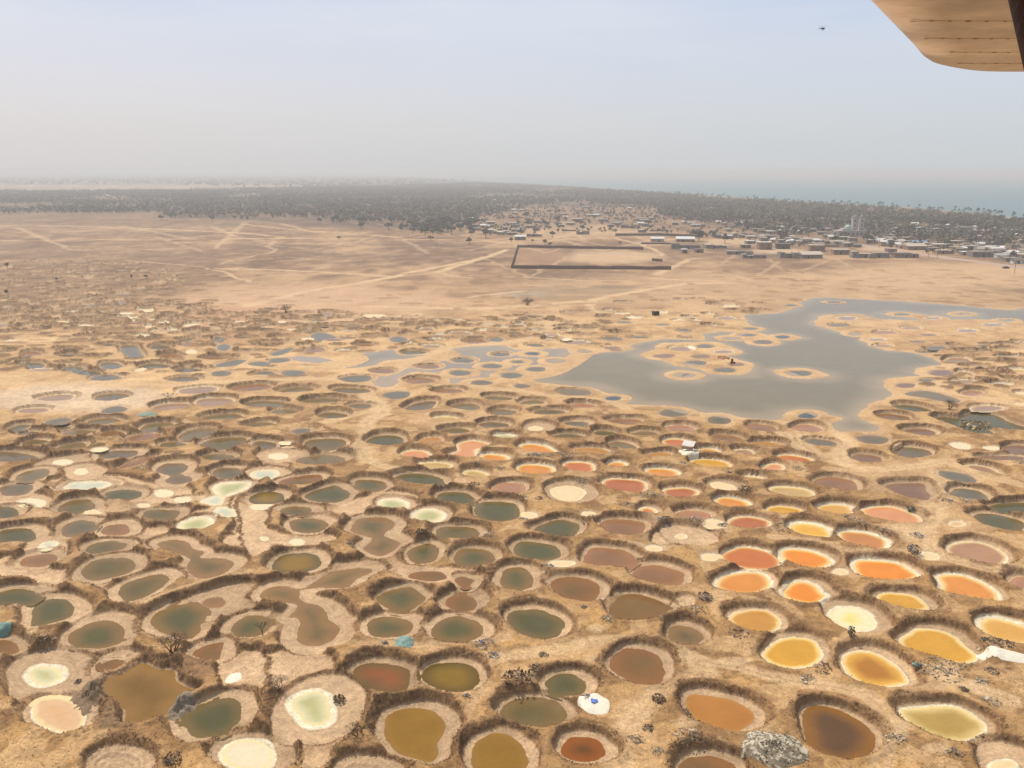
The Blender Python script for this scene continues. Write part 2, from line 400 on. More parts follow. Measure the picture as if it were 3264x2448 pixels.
'C1': """1990 940 215 38 -4 pk n
570 1015 185 36 -4 pk n b=1.2
1120 1012 165 40 -4 gb n b=.8
330 1145 165 32 -4 pk n
1730 1110 200 48 -5 pk b=.5
1150 1135 130 36 -8 bl s
590 1250 125 32 -8 bl s
1040 1265 185 42 -5 gr b=.9
190 1320 110 30 -10 bl b=.8
630 1325 80 22 -5 gr b=1.2
280 1385 120 32 -6 gb b=.8
800 1375 180 35 -4 gr b=.6
1120 1390 130 40 -5 br b=.6
1580 1312 165 50 -8 gr b=.8
1440 1420 180 42 -8 bp b=.6
1980 1385 185 54 -8 gr b=1
350 1475 130 38 -5 ol b=.8
720 1515 155 42 -8 gr b=1
1000 1533 70 20 -5 sa s
1740 1495 130 36 -3 ol b=.8
650 530 95 18 0 bl b=.6
320 690 130 34 0 bl b=.6
420 740 120 26 0 pk b=.5
740 735 120 34 0 bl b=.8
1060 815 155 33 -3 bl n
1850 830 160 28 -2 gb n
P bl b=.7 1230,490 1370,490 1420,560 1440,620 1340,640 1290,590 1230,560
1120 700 110 44 0 bl b=.7
1620 515 100 34 0 bl b=.6
1560 705 170 34 0 bl b=.7
1900 745 150 30 0 bl b=.7
1720 605 110 38 0 bp b=.7
890 775 120 36 0 bl b=.5
700 595 120 22 0 bl b=.5
320 580 100 32 0 bp b=.6
1900 482 120 26 0 bp b=.5
1110 490 90 22 0 bl b=.5
990 610 110 20 0 gr b=.5
650 248 65 6 0 sc s
860 285 70 8 0 sc s
1270 163 60 9 0 sa s
1460 132 90 12 0 sc b=.5
1410 733 50 14 -10 sc s
110 437 60 9 -8 sc s
1930 550 50 22 0 sc s""",
'C2': """1745 188 110 18 0 sc n b=1.2
590 222 115 18 0 gr b=.6
1180 236 90 12 0 gr n
180 300 65 12 0 gb b=.6
1540 292 110 18 0 gr b=.6
1490 345 80 8 0 pk n
P bl s 1130,370 1210,350 1330,385 1370,410 1250,420 1200,450 1110,410
195 425 65 26 0 bl b=.6
430 415 70 18 0 bl b=.5
230 505 70 34 0 bl s
1150 530 90 30 0 bp n b=.8
1450 543 80 14 0 pk n
1990 425 90 28 0 bl s
P bl s 700,570 780,540 860,515 950,515 900,540 830,575 740,590
790 635 110 24 -5 bl s
300 668 150 28 -10 bl s
590 672 115 22 0 bl s
205 768 105 27 -3 gb s
650 772 100 24 -2 bl n b=.8
930 765 120 28 0 bl s
1560 822 155 36 -3 bl n b=.7
1830 745 120 24 0 bp n b=.8
150 625 160 25 0 bp b=.5
520 922 215 44 -3 bp b=.5
960 948 185 40 -3 gr b=.7
1510 948 190 34 0 ol b=.8
640 1085 215 42 -2 gr b=.6
1220 1057 200 40 -2 gr b=.7
1975 985 135 40 -4 bl s
130 1065 200 58 -3 pk b=.6
1600 1103 115 30 0 gb n b=1
220 1217 210 40 -2 gr b=.6
840 1167 130 38 -2 gr b=.7
1330 1202 150 40 0 ol b=1
600 1295 150 34 -2 gr b=.7
30 1370 110 34 0 ol b=.8
1010 1347 95 26 -5 bl s
240 1475 225 63 -5 ol b=1
635 1490 125 38 0 gb b=1.2
1255 1482 200 60 0 ol b=1
1860 1450 185 56 -3 dg b=1.1
845 1468 45 14 0 sa s
400 248 45 9 0 sc n
820 252 40 14 0 sc s
910 325 35 6 0 sa s
2130 200 90 14 0 dr n
700 135 90 10 0 dr b=.6
1000 160 110 12 0 dr b=.6
1740 395 90 16 0 dr
1460 270 90 10 0 dr
1900 290 100 12 0 dr
700 350 100 10 0 dr
480 350 80 10 0 dr
900 450 90 14 0 dr
1080 420 60 12 0 sc s
1650 490 110 18 0 bp b=.5
500 555 130 16 0 dr
1330 430 80 14 0 bp s
1490 410 80 14 0 bp n""",
'C3': """250 330 85 22 0 pk b=.6
340 251 95 6 0 sa b=.4
560 246 70 8 0 sa b=.4
370 388 75 12 0 sa b=.4
590 366 120 18 0 pk b=.5
830 343 75 13 0 sa b=.6
1010 312 55 10 0 ar b=.5
1340 343 70 8 0 sa b=.5
940 248 60 5 0 sa b=.4
1690 158 80 17 0 dr n
1360 172 100 14 0 dr n
1510 382 80 15 0 pk n b=1
1660 425 45 11 0 sa s
1120 368 110 20 0 gr b=.6
740 447 120 26 0 bp n b=.8
955 428 68 24 0 bl n
1340 485 85 17 0 gb n b=.9
1760 458 140 22 0 pk n
2120 420 105 20 0 bl n b=.6
1630 305 85 11 0 sc b=.7
1870 310 120 18 0 gr b=.6
2110 330 90 14 0 gr b=.5
300 497 100 20 0 pk n b=.8
120 562 115 24 0 bl b=.6
1000 576 90 20 0 bl n b=.8
1320 567 70 17 0 bb s
620 637 105 23 0 bl n
260 697 115 24 0 bp n b=.8
1170 650 60 16 0 bl s
910 692 100 24 0 bl s
1550 642 95 21 0 bl s
590 762 115 26 0 bl s
1355 724 105 23 0 bl s
1105 788 115 26 0 bl s
190 847 145 37 0 bp b=.8
805 860 118 24 0 gb s
1213 893 82 21 0 gb s
1845 546 75 13 0 bb s
475 957 145 36 0 bp b=.7
1735 957 170 37 2 gr n b=.7
2135 1018 80 21 0 bb s
980 1027 160 28 3 gr b=.9
1315 1067 115 28 0 gr b=.9
P gb b=.9 20,1140 90,1090 180,1060 300,1045 345,1055 320,1100 240,1150 120,1165
640 1112 150 40 2 gr b=.9
1020 1170 135 39 0 gr b=.8
1485 1170 155 37 0 gb b=.8
1820 1102 125 37 0 pr b=.7
440 1227 130 26 0 py b=.8
930 1297 150 38 0 gb b=.9
1350 1320 70 18 0 sc b=3
1760 1280 120 28 0 bl b=1.4
540 1357 150 36 0 ol b=.9
1040 1410 95 26 0 gs b=1
1670 1410 155 34 0 gb b=.6
2045 1383 120 34 0 dg b=.7
295 1452 120 40 0 to b=.7
1150 200 90 10 0 dr
730 385 70 8 0 dr
1280 250 90 8 0 pk
1180 410 60 10 0 dr
100 290 70 10 0 dr
650 300 90 10 0 gr
60 380 70 12 0 dr
700 250 60 7 0 dr
1060 255 60 6 0 dr
1820 380 120 10 0 dr
""",
'C4': """600 156 90 10 0 sc n b=.6
1285 96 90 12 0 sc n b=.6
200 166 75 9 0 sc n
320 206 80 11 0 sa n
220 250 70 11 0 bl s
770 235 65 9 0 sa n
1240 212 100 17 0 pk n
1090 297 90 13 0 pk b=.7
955 232 40 6 0 sa s
610 276 75 9 0 bl s
830 335 75 15 0 bl n
80 332 70 9 0 gr n
370 362 85 8 0 gr n
360 406 105 13 0 bl n
840 405 75 11 0 bp n
1490 315 75 12 0 bl s
1455 379 95 14 0 bl s
1305 413 90 16 0 gb s
1815 399 75 16 0 bb s
1620 451 100 20 0 gb s
800 522 140 26 0 pk n b=.7
1035 493 88 19 0 bl s
1220 549 100 19 0 pk s
620 591 112 20 0 bp s
995 597 95 20 0 bp s
935 662 125 24 0 bl s
1350 675 85 18 0 bp s
1235 733 112 23 0 bl s
830 783 115 24 0 bl s
1985 766 130 28 0 bl s
110 1017 78 22 0 bb s
100 510 90 13 0 bp s
715 1166 140 39 2 gb s
1175 1238 125 39 2 gn s
2070 1192 100 28 0 bb s
1900 80 60 9 0 bb s
215 1260 165 36 0 bp b=.8
785 1327 150 37 4 pr b=.8
420 1382 130 31 0 gr b=.8
1260 1432 165 44 5 bp b=.5
1600 1322 140 44 5 bp b=.7
2055 1330 160 44 3 pr b=.7
1660 1492 160 36 5 to b=.6""",
'C5': """300 48 75 9 0 bb s
430 212 105 20 0 pk s
350 282 110 18 0 gr n
510 370 70 13 0 bl s
980 171 80 12 0 bl s
1290 211 90 13 0 pk s
1590 168 80 11 0 bl s
2040 232 80 13 0 bb s
1900 276 110 16 0 pk s
1080 311 110 14 0 pk n
1640 336 110 16 0 pk s
810 357 125 19 0 pr n b=.6
1250 378 80 11 0 bp s
730 426 90 14 0 pk s
1140 446 85 11 0 bp s
790 492 110 15 0 pk n b=.6
1330 510 100 18 0 gb s
1240 552 105 14 0 gr n
1640 553 95 12 0 bl n
1810 490 70 10 0 bl s
1540 642 150 32 0 pk b=.6
2050 608 130 9 0 sa b=.5
1850 655 110 11 0 sa b=.5
1850 752 100 16 0 gr b=.6
2100 745 120 18 0 ar b=.7
1385 760 125 28 0 mv s
1020 888 105 23 0 mv s
1220 836 75 15 0 bl s
1600 852 130 22 0 pk n
1960 887 120 17 0 ar b=.6
1680 968 105 30 0 pr n b=.8
P gr s 1010,965 1180,940 1350,965 1550,1030 1540,1060 1400,1050 1200,1010 1050,990
1830 1122 170 32 0 pk n
2190 972 60 20 0 sc n
P dg b=.6 890,1100 1000,1085 1150,1100 1280,1140 1270,1170 1150,1175 980,1160
900 1217 165 38 6 br b=.6
P dg b=.5 1290,1220 1400,1200 1560,1215 1650,1170 1800,1170 1950,1200 2060,1260 2250,1320 2250,1370 2000,1350 1850,1330 1930,1400 1700,1390 1560,1330 1400,1270
1160 1367 170 41 5 mv b=.9
685 1433 160 41 3 gb s
160 1468 160 37 5 bl n b=.7
2170 1075 50 12 0 sc s
1800 555 80 10 0 dr
2000 530 100 10 0 dr
1700 700 110 10 0 dr
2050 660 90 8 0 dr
1960 790 80 10 0 dr"""}
COL['bg'] = ('brown-green', (110, 102, 76), (152, 124, 94), 2.8, 0)
COL['ob'] = ('muddy olive', (132, 108, 72), (134, 106, 72), 2, 0)
COL['at'] = ('dull amber', (206, 148, 74), (226, 168, 84), .8, .25)
COL['ar'] = ('pale amber', (226, 172, 90), (244, 200, 130), .9, .9)
COL['ae'] = ('golden', (238, 180, 72), (246, 206, 120), 1.2, .9)
COL['ow'] = ('tan orange', (206, 138, 82), (228, 164, 100), 1.0, .9)
COL['px'] = ('tan pink', (186, 140, 108), (200, 154, 120), .8, .35)
COL['tp'] = ('torn muddy', (126, 102, 62), (152, 122, 80), 3.0, 0)
COL['gw'] = ('milky white', (214, 212, 190), (232, 230, 210), .8, .5)
# pale crusted flats without water, lower than the ground round them
FLATS = {
'A2': [[(0,690),(400,640),(700,700),(720,820),(680,960),(500,950),(300,980),(0,950)], [(330,1030),(480,980),(720,960),(860,1180),(905,1360),(700,1500),(640,1680),(420,1680),(460,1500),(390,1300),(300,1150)]],
'A1': [[(1950,720),(2300,640),(2300,990),(2050,960),(1950,900)], [(150,880),(250,720),(480,680),(760,760),(650,880),(400,970)]],
'B1': [[(430,520),(700,490),(1080,480),(1330,540),(1620,560),(1700,640),(1560,735),(1350,700),(1280,740),(1200,700),(900,690),(850,600),(500,620)],
       [(0,640),(200,620),(450,660),(420,740),(380,780),(300,760),(180,780),(0,720)], [(640,480),(560,420),(600,380),(780,380),(860,420),(740,470)],
       [(1560,660),(1750,640),(1850,650),(1900,560),(2000,640),(2330,640),(2330,1000),(2050,1000),(2080,870),(1850,850),(1600,900),(1560,820),(1850,760),(1830,700)],
       [(640,790),(900,740),(930,800),(900,860),(700,840)], [(880,990),(1230,940),(1460,930),(1450,1000),(1380,1060),(1380,1150),(1100,1050),(900,1020)],
       [(280,1040),(420,1010),(560,1020),(580,1160),(480,1180),(230,1150)], [(0,1200),(180,1200),(200,1290),(560,1300),(600,1360),(900,1380),(1050,1450),(1000,1500),(760,1430),(430,1440),(260,1380),(0,1370)],
       [(2060,660),(2260,680),(2260,1080),(1980,1090),(2010,1000),(2090,960)]],
'B2': [[(-90,660),(130,800),(120,900),(280,990),(500,970),(720,1000),(730,1060),(480,1100),(200,1110),(0,1180)], [(640,750),(850,700),(1150,620),(1450,640),(1480,720),(1650,740),(1800,800),(1700,880),(1500,880),(1380,790),(1050,760),(980,840),(860,840),(700,800)],
       [(850,1290),(1000,1190),(1250,1190),(1400,1260),(1800,1290),(2050,1350),(2000,1440),(1800,1380),(1560,1410),(1350,1380),(1330,1350),(1180,1310),(1000,1340),(1040,1300)],
       [(100,240),(330,200),(420,270),(350,390),(150,400),(60,300)]],
'B3': [[(1320,1020),(1450,950),(1750,940),(1900,980),(1850,1060),(1600,1090),(1380,1080)]],
'C1': [[(-200,760),(200,745),(600,800),(1000,860),(1600,870),(1400,960),(900,930),(200,1000),(-200,1000)]]}
ISL = [('C4', [(370,575),(530,520),(540,490),(620,460),(900,450),(1150,450),(1300,500),(1390,560),(1280,590),(1400,640),(1520,680),(1470,760),(1300,780),(1080,770),(1000,730),(850,690),(750,690),(600,640),(450,610)]),
       ('C4', [(650,785),(730,750),(830,742),(940,755),(1000,785),(930,820),(830,830),(720,820)]),
       ('C4', [(1700,735),(1850,715),(2000,712),(2150,735),(2280,790),(2150,815),(1950,812),(1800,775)]),
       ('C4', [(1130,400),(1300,375),(1380,350),(1500,350),(1640,370),(1700,420),(1780,450),(1700,485),(1550,480),(1420,430)]),
       ('C4', [(1720,385),(1850,372),(1980,390),(2010,410),(1860,430),(1740,415)]),
       ('C5', [(200,190),(320,172),(560,175),(670,215),(560,250),(350,240),(230,215)]),
       ('C5', [(820,170),(900,145),(1060,155),(1200,175),(1400,190),(1480,225),(1350,245),(1150,215),(950,190)]),
       ('C5', [(1450,160),(1580,140),(1720,165),(1620,190),(1500,185)])]
LAG = [('C3',1310,830),('C3',1500,872),('C3',1900,905),('C3',2050,960),('C4',150,1005),('C4',220,1050),('C4',250,1078),('C4',430,1088),('C4',700,1092),('C4',900,1145),('C4',1200,1175),('C4',1500,1222),('C4',1780,1236),
       ('C4',1830,1180),('C4',1960,1130),('C4',2100,1135),('C5',200,1180),('C5',370,1210),('C5',340,1240),('C5',270,1270),('C5',350,1335),('C5',430,1352),('C5',740,1338),('C5',740,1300),('C5',600,1240),('C5',545,1190),
       ('C5',640,1080),('C5',780,1025),('C5',880,1000),('C5',870,960),('C5',800,870),('C5',830,822),('C5',1000,800),('C5',1170,790),('C5',1100,760),('C5',1120,720),('C5',1250,690),('C5',1380,682),('C5',1340,640),('C5',1180,578),
       ('C5',1050,550),('C5',860,540),('C5',700,500),('C5',620,450),('C5',560,395),('C5',360,350),('C5',200,305),('C5',100,270),('C5',160,190),('C5',300,172),('C5',560,172),('C5',660,205),('C5',860,222),('C5',1250,232),
       ('C5',1700,222),('C5',2300,250),('C5',2900,270),('C5',2900,90),('C5',2250,100),('C5',2050,125),('C5',1600,85),('C5',1000,40),('C5',400,10),('C5',150,0),('C4',2000,45),('C4',1900,120),('C4',1750,160),('C4',1450,172),
       ('C4',1460,240),('C4',1530,295),('C4',1600,332),('C4',1500,350),('C4',1330,347),('C4',1150,352),('C4',1020,372),('C4',1040,430),('C4',900,430),('C4',700,420),('C4',560,432),('C4',300,480),('C4',300,520),('C4',200,542),
       ('C3',2000,548),('C3',1880,545),('C3',1740,562),('C3',1700,640),('C3',1540,702),('C3',1440,770)]
LAG2 = [('C3',20,650),('C3',300,560),('C3',600,500),('C3',1000,478),('C3',1120,510),('C3',1250,530),('C3',1650,508),('C3',1700,560),('C3',1600,625),('C3',1500,690),('C3',1330,750),('C3',1000,740),('C3',900,790),('C3',850,810),('C3',650,830),('C3',560,875),('C3',470,860),('C3',440,790),
        ('C3',300,760),('C3',100,760),('C2',1950,900),('C2',1750,890),('C2',1700,800),('C2',1850,790),('C2',2010,740)]
LAG3 = [('C2',1090,700),('C2',1300,655),('C2',1550,580),('C2',1800,540),('C2',1950,528),('C2',2050,570),('C2',2212,560),('C2',2250,585),('C2',2040,620),('C2',1850,640),('C2',1750,690),('C2',1500,715),('C2',1250,725)]
LAG4 = [('C2',880,620),('C2',960,590),('C2',1200,600),('C2',1350,630),('C2',1200,660),('C2',1000,650)]
COAST = [(3900,770),(3500,725),(3264,702),(3150,682),(3050,674),(2900,662),(2700,650),(2500,640),(2300,625),(2100,612),(1900,598),(1700,586),(1500,577),(1350,569),(1250,563),(1180,557)]
# footpaths and wheel tracks: block, width m, strength, points
TRACKS = [('S',2,0.42,[(590, 818), (756, 831), (921, 820), (1087, 833), (1252, 824)]),('S',2,0.52,[(2397, 762), (2237, 752), (2077, 770), (1916, 720), (1756, 763)]),('S',2,0.39,[(2449, 852), (2555, 864), (2662, 823), (2769, 884), (2876, 862)]),('S',2,0.46,[(1371, 788), (1494, 799), (1616, 771), (1739, 807), (1861, 772)]),('S',2,0.43,[(1559, 745), (1425, 734), (1291, 739), (1158, 700), (1024, 690)]),('S',2,0.59,[(1104, 742), (999, 740), (894, 712), (789, 703), (684, 792)]),('S',2,0.59,[(746, 765), (573, 773), (400, 787), (227, 797), (55, 725)]),('S',2,0.49,[(2253, 768), (2086, 762), (1918, 800), (1750, 756), (1582, 729)]),('S',2,0.36,[(864, 781), (995, 797), (1126, 770), (1257, 768), (1388, 749)]),('S',2,0.43,[(2099, 870), (2195, 868), (2291, 864), (2387, 894), (2484, 834)]),('S',2,0.31,[(1924, 740), (2094, 755), (2263, 747), (2432, 741), (2602, 768)]),('S',2,0.39,[(2677, 775), (2517, 775), (2358, 773), (2198, 806), (2038, 791)]),('S',2,0.50,[(1548, 720), (1628, 745), (1708, 751), (1788, 708), (1868, 767)]),('S',2,0.43,[(1405, 776), (1568, 767), (1730, 743), (1893, 777), (2056, 811)]),('S',2,0.53,[(43, 804), (-39, 804), (-121, 818), (-202, 784), (-284, 808)]),('S',2,0.46,[(920, 759), (839, 768), (757, 757), (675, 722), (593, 727)]),('S',2,0.42,[(1127, 808), (968, 799), (809, 811), (650, 804), (491, 753)]),('S',2,0.41,[(1030, 773), (1114, 781), (1198, 750), (1282, 760), (1366, 808)]),('S',2,0.37,[(2223, 834), (2292, 843), (2360, 804), (2429, 809), (2497, 867)]),('S',2,0.52,[(278, 730), (383, 721), (487, 738), (592, 760), (696, 747)]),('S',2,0.33,[(1535, 735), (1419, 741), (1304, 734), (1188, 729), (1072, 690)]),('S',2,0.47,[(1298, 849), (1425, 849), (1553, 826), (1681, 885), (1808, 820)]),('D1',3.5,.9,[(-50,545),(600,555),(1100,570),(1400,578),(1750,600),(2212,618)]),('D1',3,.95,[(-50,688),(600,678),(1300,672),(2212,664)]),
 ('D2',3,.95,[(0,672),(400,662),(900,666),(1500,672),(2212,678)]),('D2',4,.9,[(0,607),(300,625),(560,652)]),('D2',3,.8,[(240,540),(500,572),(900,605),(1300,635),(1600,655)]),
 ('D1',2.5,.8,[(1100,862),(1400,880),(1800,918),(2000,970),(2100,1020),(2212,1050)]),('D1',2,.7,[(1800,918),(2212,935),(2600,950)]),('D2',2,.6,[(0,890),(250,830),(450,790),(490,765),(420,735),(480,690)]),
 ('D2',4,.9,[(0,930),(500,945),(900,960),(1300,985),(1500,1000)]),('D2',5,1,[(2212,860),(1900,920),(1700,960),(1450,1020),(1150,1070),(850,1120),(500,1190),(250,1260)]),
 ('D2',3,.8,[(1400,1020),(1700,985),(1950,968),(2100,1000),(2212,1010)]),('D3',5,1,[(-300,960),(0,870),(150,825),(310,765)]),('D3',3,.7,[(0,990),(400,1005),(900,1030),(1400,1050)]),
 ('D3',4,.9,[(0,1185),(250,1150),(450,1130)]),('D3',5,1,[(-900,1260),(0,1290),(600,1250),(950,1220),(1050,1240),(1100,1200),(1300,1160),(1600,1110),(1780,1080),(1900,1060),(2300,1055)]),
 ('D3',4,.9,[(1050,1240),(1040,1290),(1200,1330)]),('D3',4,.8,[(1640,980),(1850,890),(1900,850),(2000,840)]),('D3',3,.9,[(550,700),(850,670),(1250,655),(1400,690),(1600,750),(1690,820)]),
 ('D3',3,.8,[(0,690),(300,690),(700,660),(1250,600)]),('D3',4,.8,[(1560,1010),(1900,1030),(2300,1040)]),('D1',4,.9,[(-50,1590),(400,1570),(900,1540),(1300,1490),(1800,1470),(2212,1440),(2600,1400),(3100,1380)]),
 ('C2',4,.9,[(0,335),(600,300),(1100,260),(1500,230),(1900,200),(2212,170)]),('C3',4,.8,[(0,130),(700,110),(1250,95),(1500,70)]),('C3',4,.9,[(-300,660),(50,620),(300,560),(600,495),(900,470),(1120,450),(1400,395),(1480,310),(1510,250)]),
 ('C3',3,.8,[(400,885),(800,905),(1200,945),(1500,990),(2000,1030),(2212,1130)]),('C2',4,.9,[(2300,600),(2050,680),(2000,800),(1950,880),(1780,930),(1740,980),(1850,1080),(1830,1180),(1700,1260),(1600,1360)]),
 ('C2',3,.8,[(1840,1120),(1600,1180),(1300,1260)]),('C1',4,.8,[(-50,880),(600,860),(1200,880),(1700,900),(2212,850),(3500,815),(4300,800)]),('C5',4,.9,[(2212,760),(1500,690),(1200,720),(1180,770),(1350,850),(1420,950),(1700,990),(2212,1100)]),
 ('C5',4,.9,[(250,1290),(420,1430),(440,1520),(340,1640)]),('C4',3,.8,[(1000,1150),(1400,1225),(1800,1260),(2000,1400),(2212,1600)]),
 ('A3',2.2,.8,[(-300,780),(0,680),(330,640),(700,560),(1000,510),(1300,520),(1600,640),(1800,760),(2212,850),(2700,940),(3100,1000)]),('A3',2.5,.8,[(1600,640),(1700,850),(1500,900),(1350,960),(1200,1100),(1100,1250),(1000,1400),(1000,1659)]),
 ('A3',1.5,.6,[(1500,920),(1520,980),(1540,1100),(1700,1240),(1900,1300),(2212,1360)]),('B3',1.5,.6,[(1100,1060),(1300,1110),(1700,1080),(1900,960),(2100,920)]),('B3',1.5,.6,[(1730,1200),(1800,1350),(1900,1480),(1920,1700)]),
 ('A1',1.8,.8,[(-50,640),(200,560),(420,380),(700,330),(980,270),(1200,250),(1400,140),(1700,60),(2212,-60)]),('A1',1.5,.7,[(700,330),(1230,300),(1240,420),(1400,500)]),
 ('A2',1.5,.7,[(800,560),(1100,580),(1500,580),(1900,570),(2150,540)]),('A2',1.3,.6,[(820,680),(780,860),(860,960),(1200,1010),(1500,990),(1900,1010),(2060,960),(2100,760)]),('A2',1.2,.6,[(2060,980),(1950,1150),(1870,1300)]),
 ('B4',3,.9,[(60,100),(200,190),(400,330),(560,380),(700,330)]),('B4',3,.9,[(560,380),(620,260),(680,180),(560,80)]),('B4',3,.8,[(560,380),(900,420),(1300,380),(1550,330),(1750,420),(2212,560)]),
 ('B4',5,.9,[(900,1010),(1150,980),(1350,860),(1420,780),(1480,600),(1500,450)]),('B4',3,.8,[(1350,860),(1400,1000),(1350,1100),(1450,1200),(1900,1290),(2212,1300)]),('B4',2,.7,[(0,1000),(400,1040),(700,1130),(1100,1150),(1300,1140)]),
 ('A4',2.5,.9,[(1450,950),(1700,920),(1900,1000),(2212,1080)]),('A4',2.5,.8,[(1000,1050),(1150,1150),(1220,1300),(1200,1659)]),('B2',2.5,.8,[(950,90),(960,250),(1050,330),(1400,430),(1750,480),(1800,520)])]
# broad patches of a different soil: block, cx, cy, rx, ry, colour, strength
PATCH = [('S',1610,2095,25,14,(226,192,150),.75),('S',1655,2150,28,14,(226,192,150),.75),('S',1885,2110,28,18,(226,192,150),.75),('S',1905,2005,42,18,(226,192,150),.75),('S',2190,2310,50,26,(226,192,150),.75),('S',3120,2190,40,26,(226,192,150),.75),('S',2990,2390,60,22,(226,192,150),.75),('S',3007,2137,62,34,(226,192,150),.75),('S',2330,2110,60,16,(226,192,150),.75),('S',2870,2330,30,60,(226,192,150),.75),('S',2080,2200,40,30,(226,192,150),.75),('S',1420,2080,40,12,(226,192,150),.75),('S',2560,2115,24,14,(226,192,150),.75),('S',2040,1660,60,24,(226,192,150),.75),('S',1760,1560,60,26,(226,192,150),.75),('S',2900,1690,70,26,(226,192,150),.75),('S',1000,960,520,62,(218,178,140),.9),('S',2400,925,900,60,(216,178,138),.7),('S',3000,880,520,45,(216,178,138),.9),('S',700,1020,300,50,(205,158,120),.6),('S',250,1272,380,50,(232,204,172),.8),
 ('S',2900,1010,560,60,(218,180,140),.5),('S',1850,735,300,25,(212,176,140),.6),('S',1960,820,180,22,(218,182,144),.9),('S',1720,820,100,30,(180,138,108),.7),('S',2350,770,130,14,(216,184,148),.8),
 ('S',1840,928,240,14,(158,136,110),.55),('S',1680,940,100,8,(176,164,144),.6),('S',1960,914,90,7,(134,116,98),.6),('S',1780,950,220,9,(160,134,104),.5),('S',330,2225,120,110,(140,116,92),.95),('S',330,2110,90,40,(146,118,92),.9),
 ('S',610,2130,90,60,(150,116,88),.9),('S',300,1640,300,60,(214,182,150),.4),('S',3150,1640,200,50,(210,170,126),.6),('S',2850,1520,200,60,(214,176,134),.6),('S',3000,1700,160,80,(216,176,130),.6),
 ('S',1480,1340,180,40,(216,178,132),.7),('S',2150,1700,120,50,(190,156,120),.6),('S',350,590,700,16,(212,184,160),.9),('S',900,628,240,12,(205,172,145),.5),('S',2880,790,140,14,(222,186,150),.8),('S',2480,800,90,10,(222,190,156),.8)]
# ---------------------------------------------------------------- read the survey
def parse():
    L_ = []
    for blk, txt in PONDS.items():
        WL = {'A': 0.85, 'B': 0.80, 'C': 0.80}[blk[0]]
        if blk == 'B1': WL = 0.75
        for ln in txt.split('\n'):
            t = ln.split()
            if not t: continue
            d = dict(style='d', b=0.9)
            if t[0] == 'P':
                d['col'] = t[1]; rest = t[2:]
                pts = [tuple(map(float, q.split(','))) for q in rest if ',' in q]; opts = [q for q in rest if ',' not in q]; pts = smooth_poly(pts, max(36, len(pts)*3)); d['odd'] = True
            else:
                k = 4; rot = 0.0
                if t[4].lstrip('-').replace('.', '').isdigit(): rot = float(t[4]); k = 5
                cx, cyy, rx, ry = map(float, t[:4]); d['col'] = t[k]; opts = t[k+1:]
                if rx == 0: continue
                rr = random.Random(int(cx*7 + cyy)); a = np.linspace(0, 2*math.pi, 40, endpoint=False); sq = rr.uniform(0.85, 1.0)
                p1, p2, p3 = rr.uniform(0, 6.3), rr.uniform(0, 6.3), rr.uniform(0, 6.3)
                k_ = 1 + .045*np.cos(2*a + p1) + .04*np.cos(3*a + p2) + .02*np.cos(5*a + p3)
                X_ = rx*k_*np.sign(np.cos(a))*np.abs(np.cos(a))**sq; Y_ = ry*k_*np.sign(np.sin(a))*np.abs(np.sin(a))**sq; r = math.radians(rot)
                pts = np.stack([cx + X_*math.cos(r) - Y_*math.sin(r), cyy + X_*math.sin(r) + Y_*math.cos(r)], 1); d['odd'] = False; d['asp'] = rx/ry
            for o in opts:
                if o.startswith('b='): d['b'] = float(o[2:])
                else: d['style'] = o
            sx, sy = S(blk, pts[:, 0], pts[:, 1])
            d['wl'] = 0.2 if d['style'] == 's' else (0.42 if d['style'] == 'n' else WL)
            if blk in ('C4', 'C5') and d['style'] == 's': d['wl'] = 0.10
            if blk == 'C3' and d['style'] == 's': d['wl'] = 0.10
            if blk in ('A1', 'A2', 'B1', 'B2') and d['style'] == 's': d['wl'] = 0.62 if d['col'] in ('gw', 'gs', 'sa', 'sc', 'br') else 0.25
            if d['col'] == 'dr': d['wl'] *= .75
            d['wl'] = d['wl']*(1 if d['wl'] < .3 else .82 + .36*((len(L_)*37 % 100)/100)) + (len(L_)*7 % 29)*.0016
            if blk in ('B1', 'A1') or (blk in ('B2', 'A2') and sx.mean() < 1250): d['b'] *= 1.35
            gx, gy = G(sx, sy, -d["wl"]); d['poly'] = np.stack([gx, gy], 1); d['c'] = (gx.mean(), gy.mean()); d['px'] = (sx.mean(), sy.mean(), np.ptp(sx), np.ptp(sy)); d['blk'] = blk
            L_.append(d)
    return L_
PD = parse()
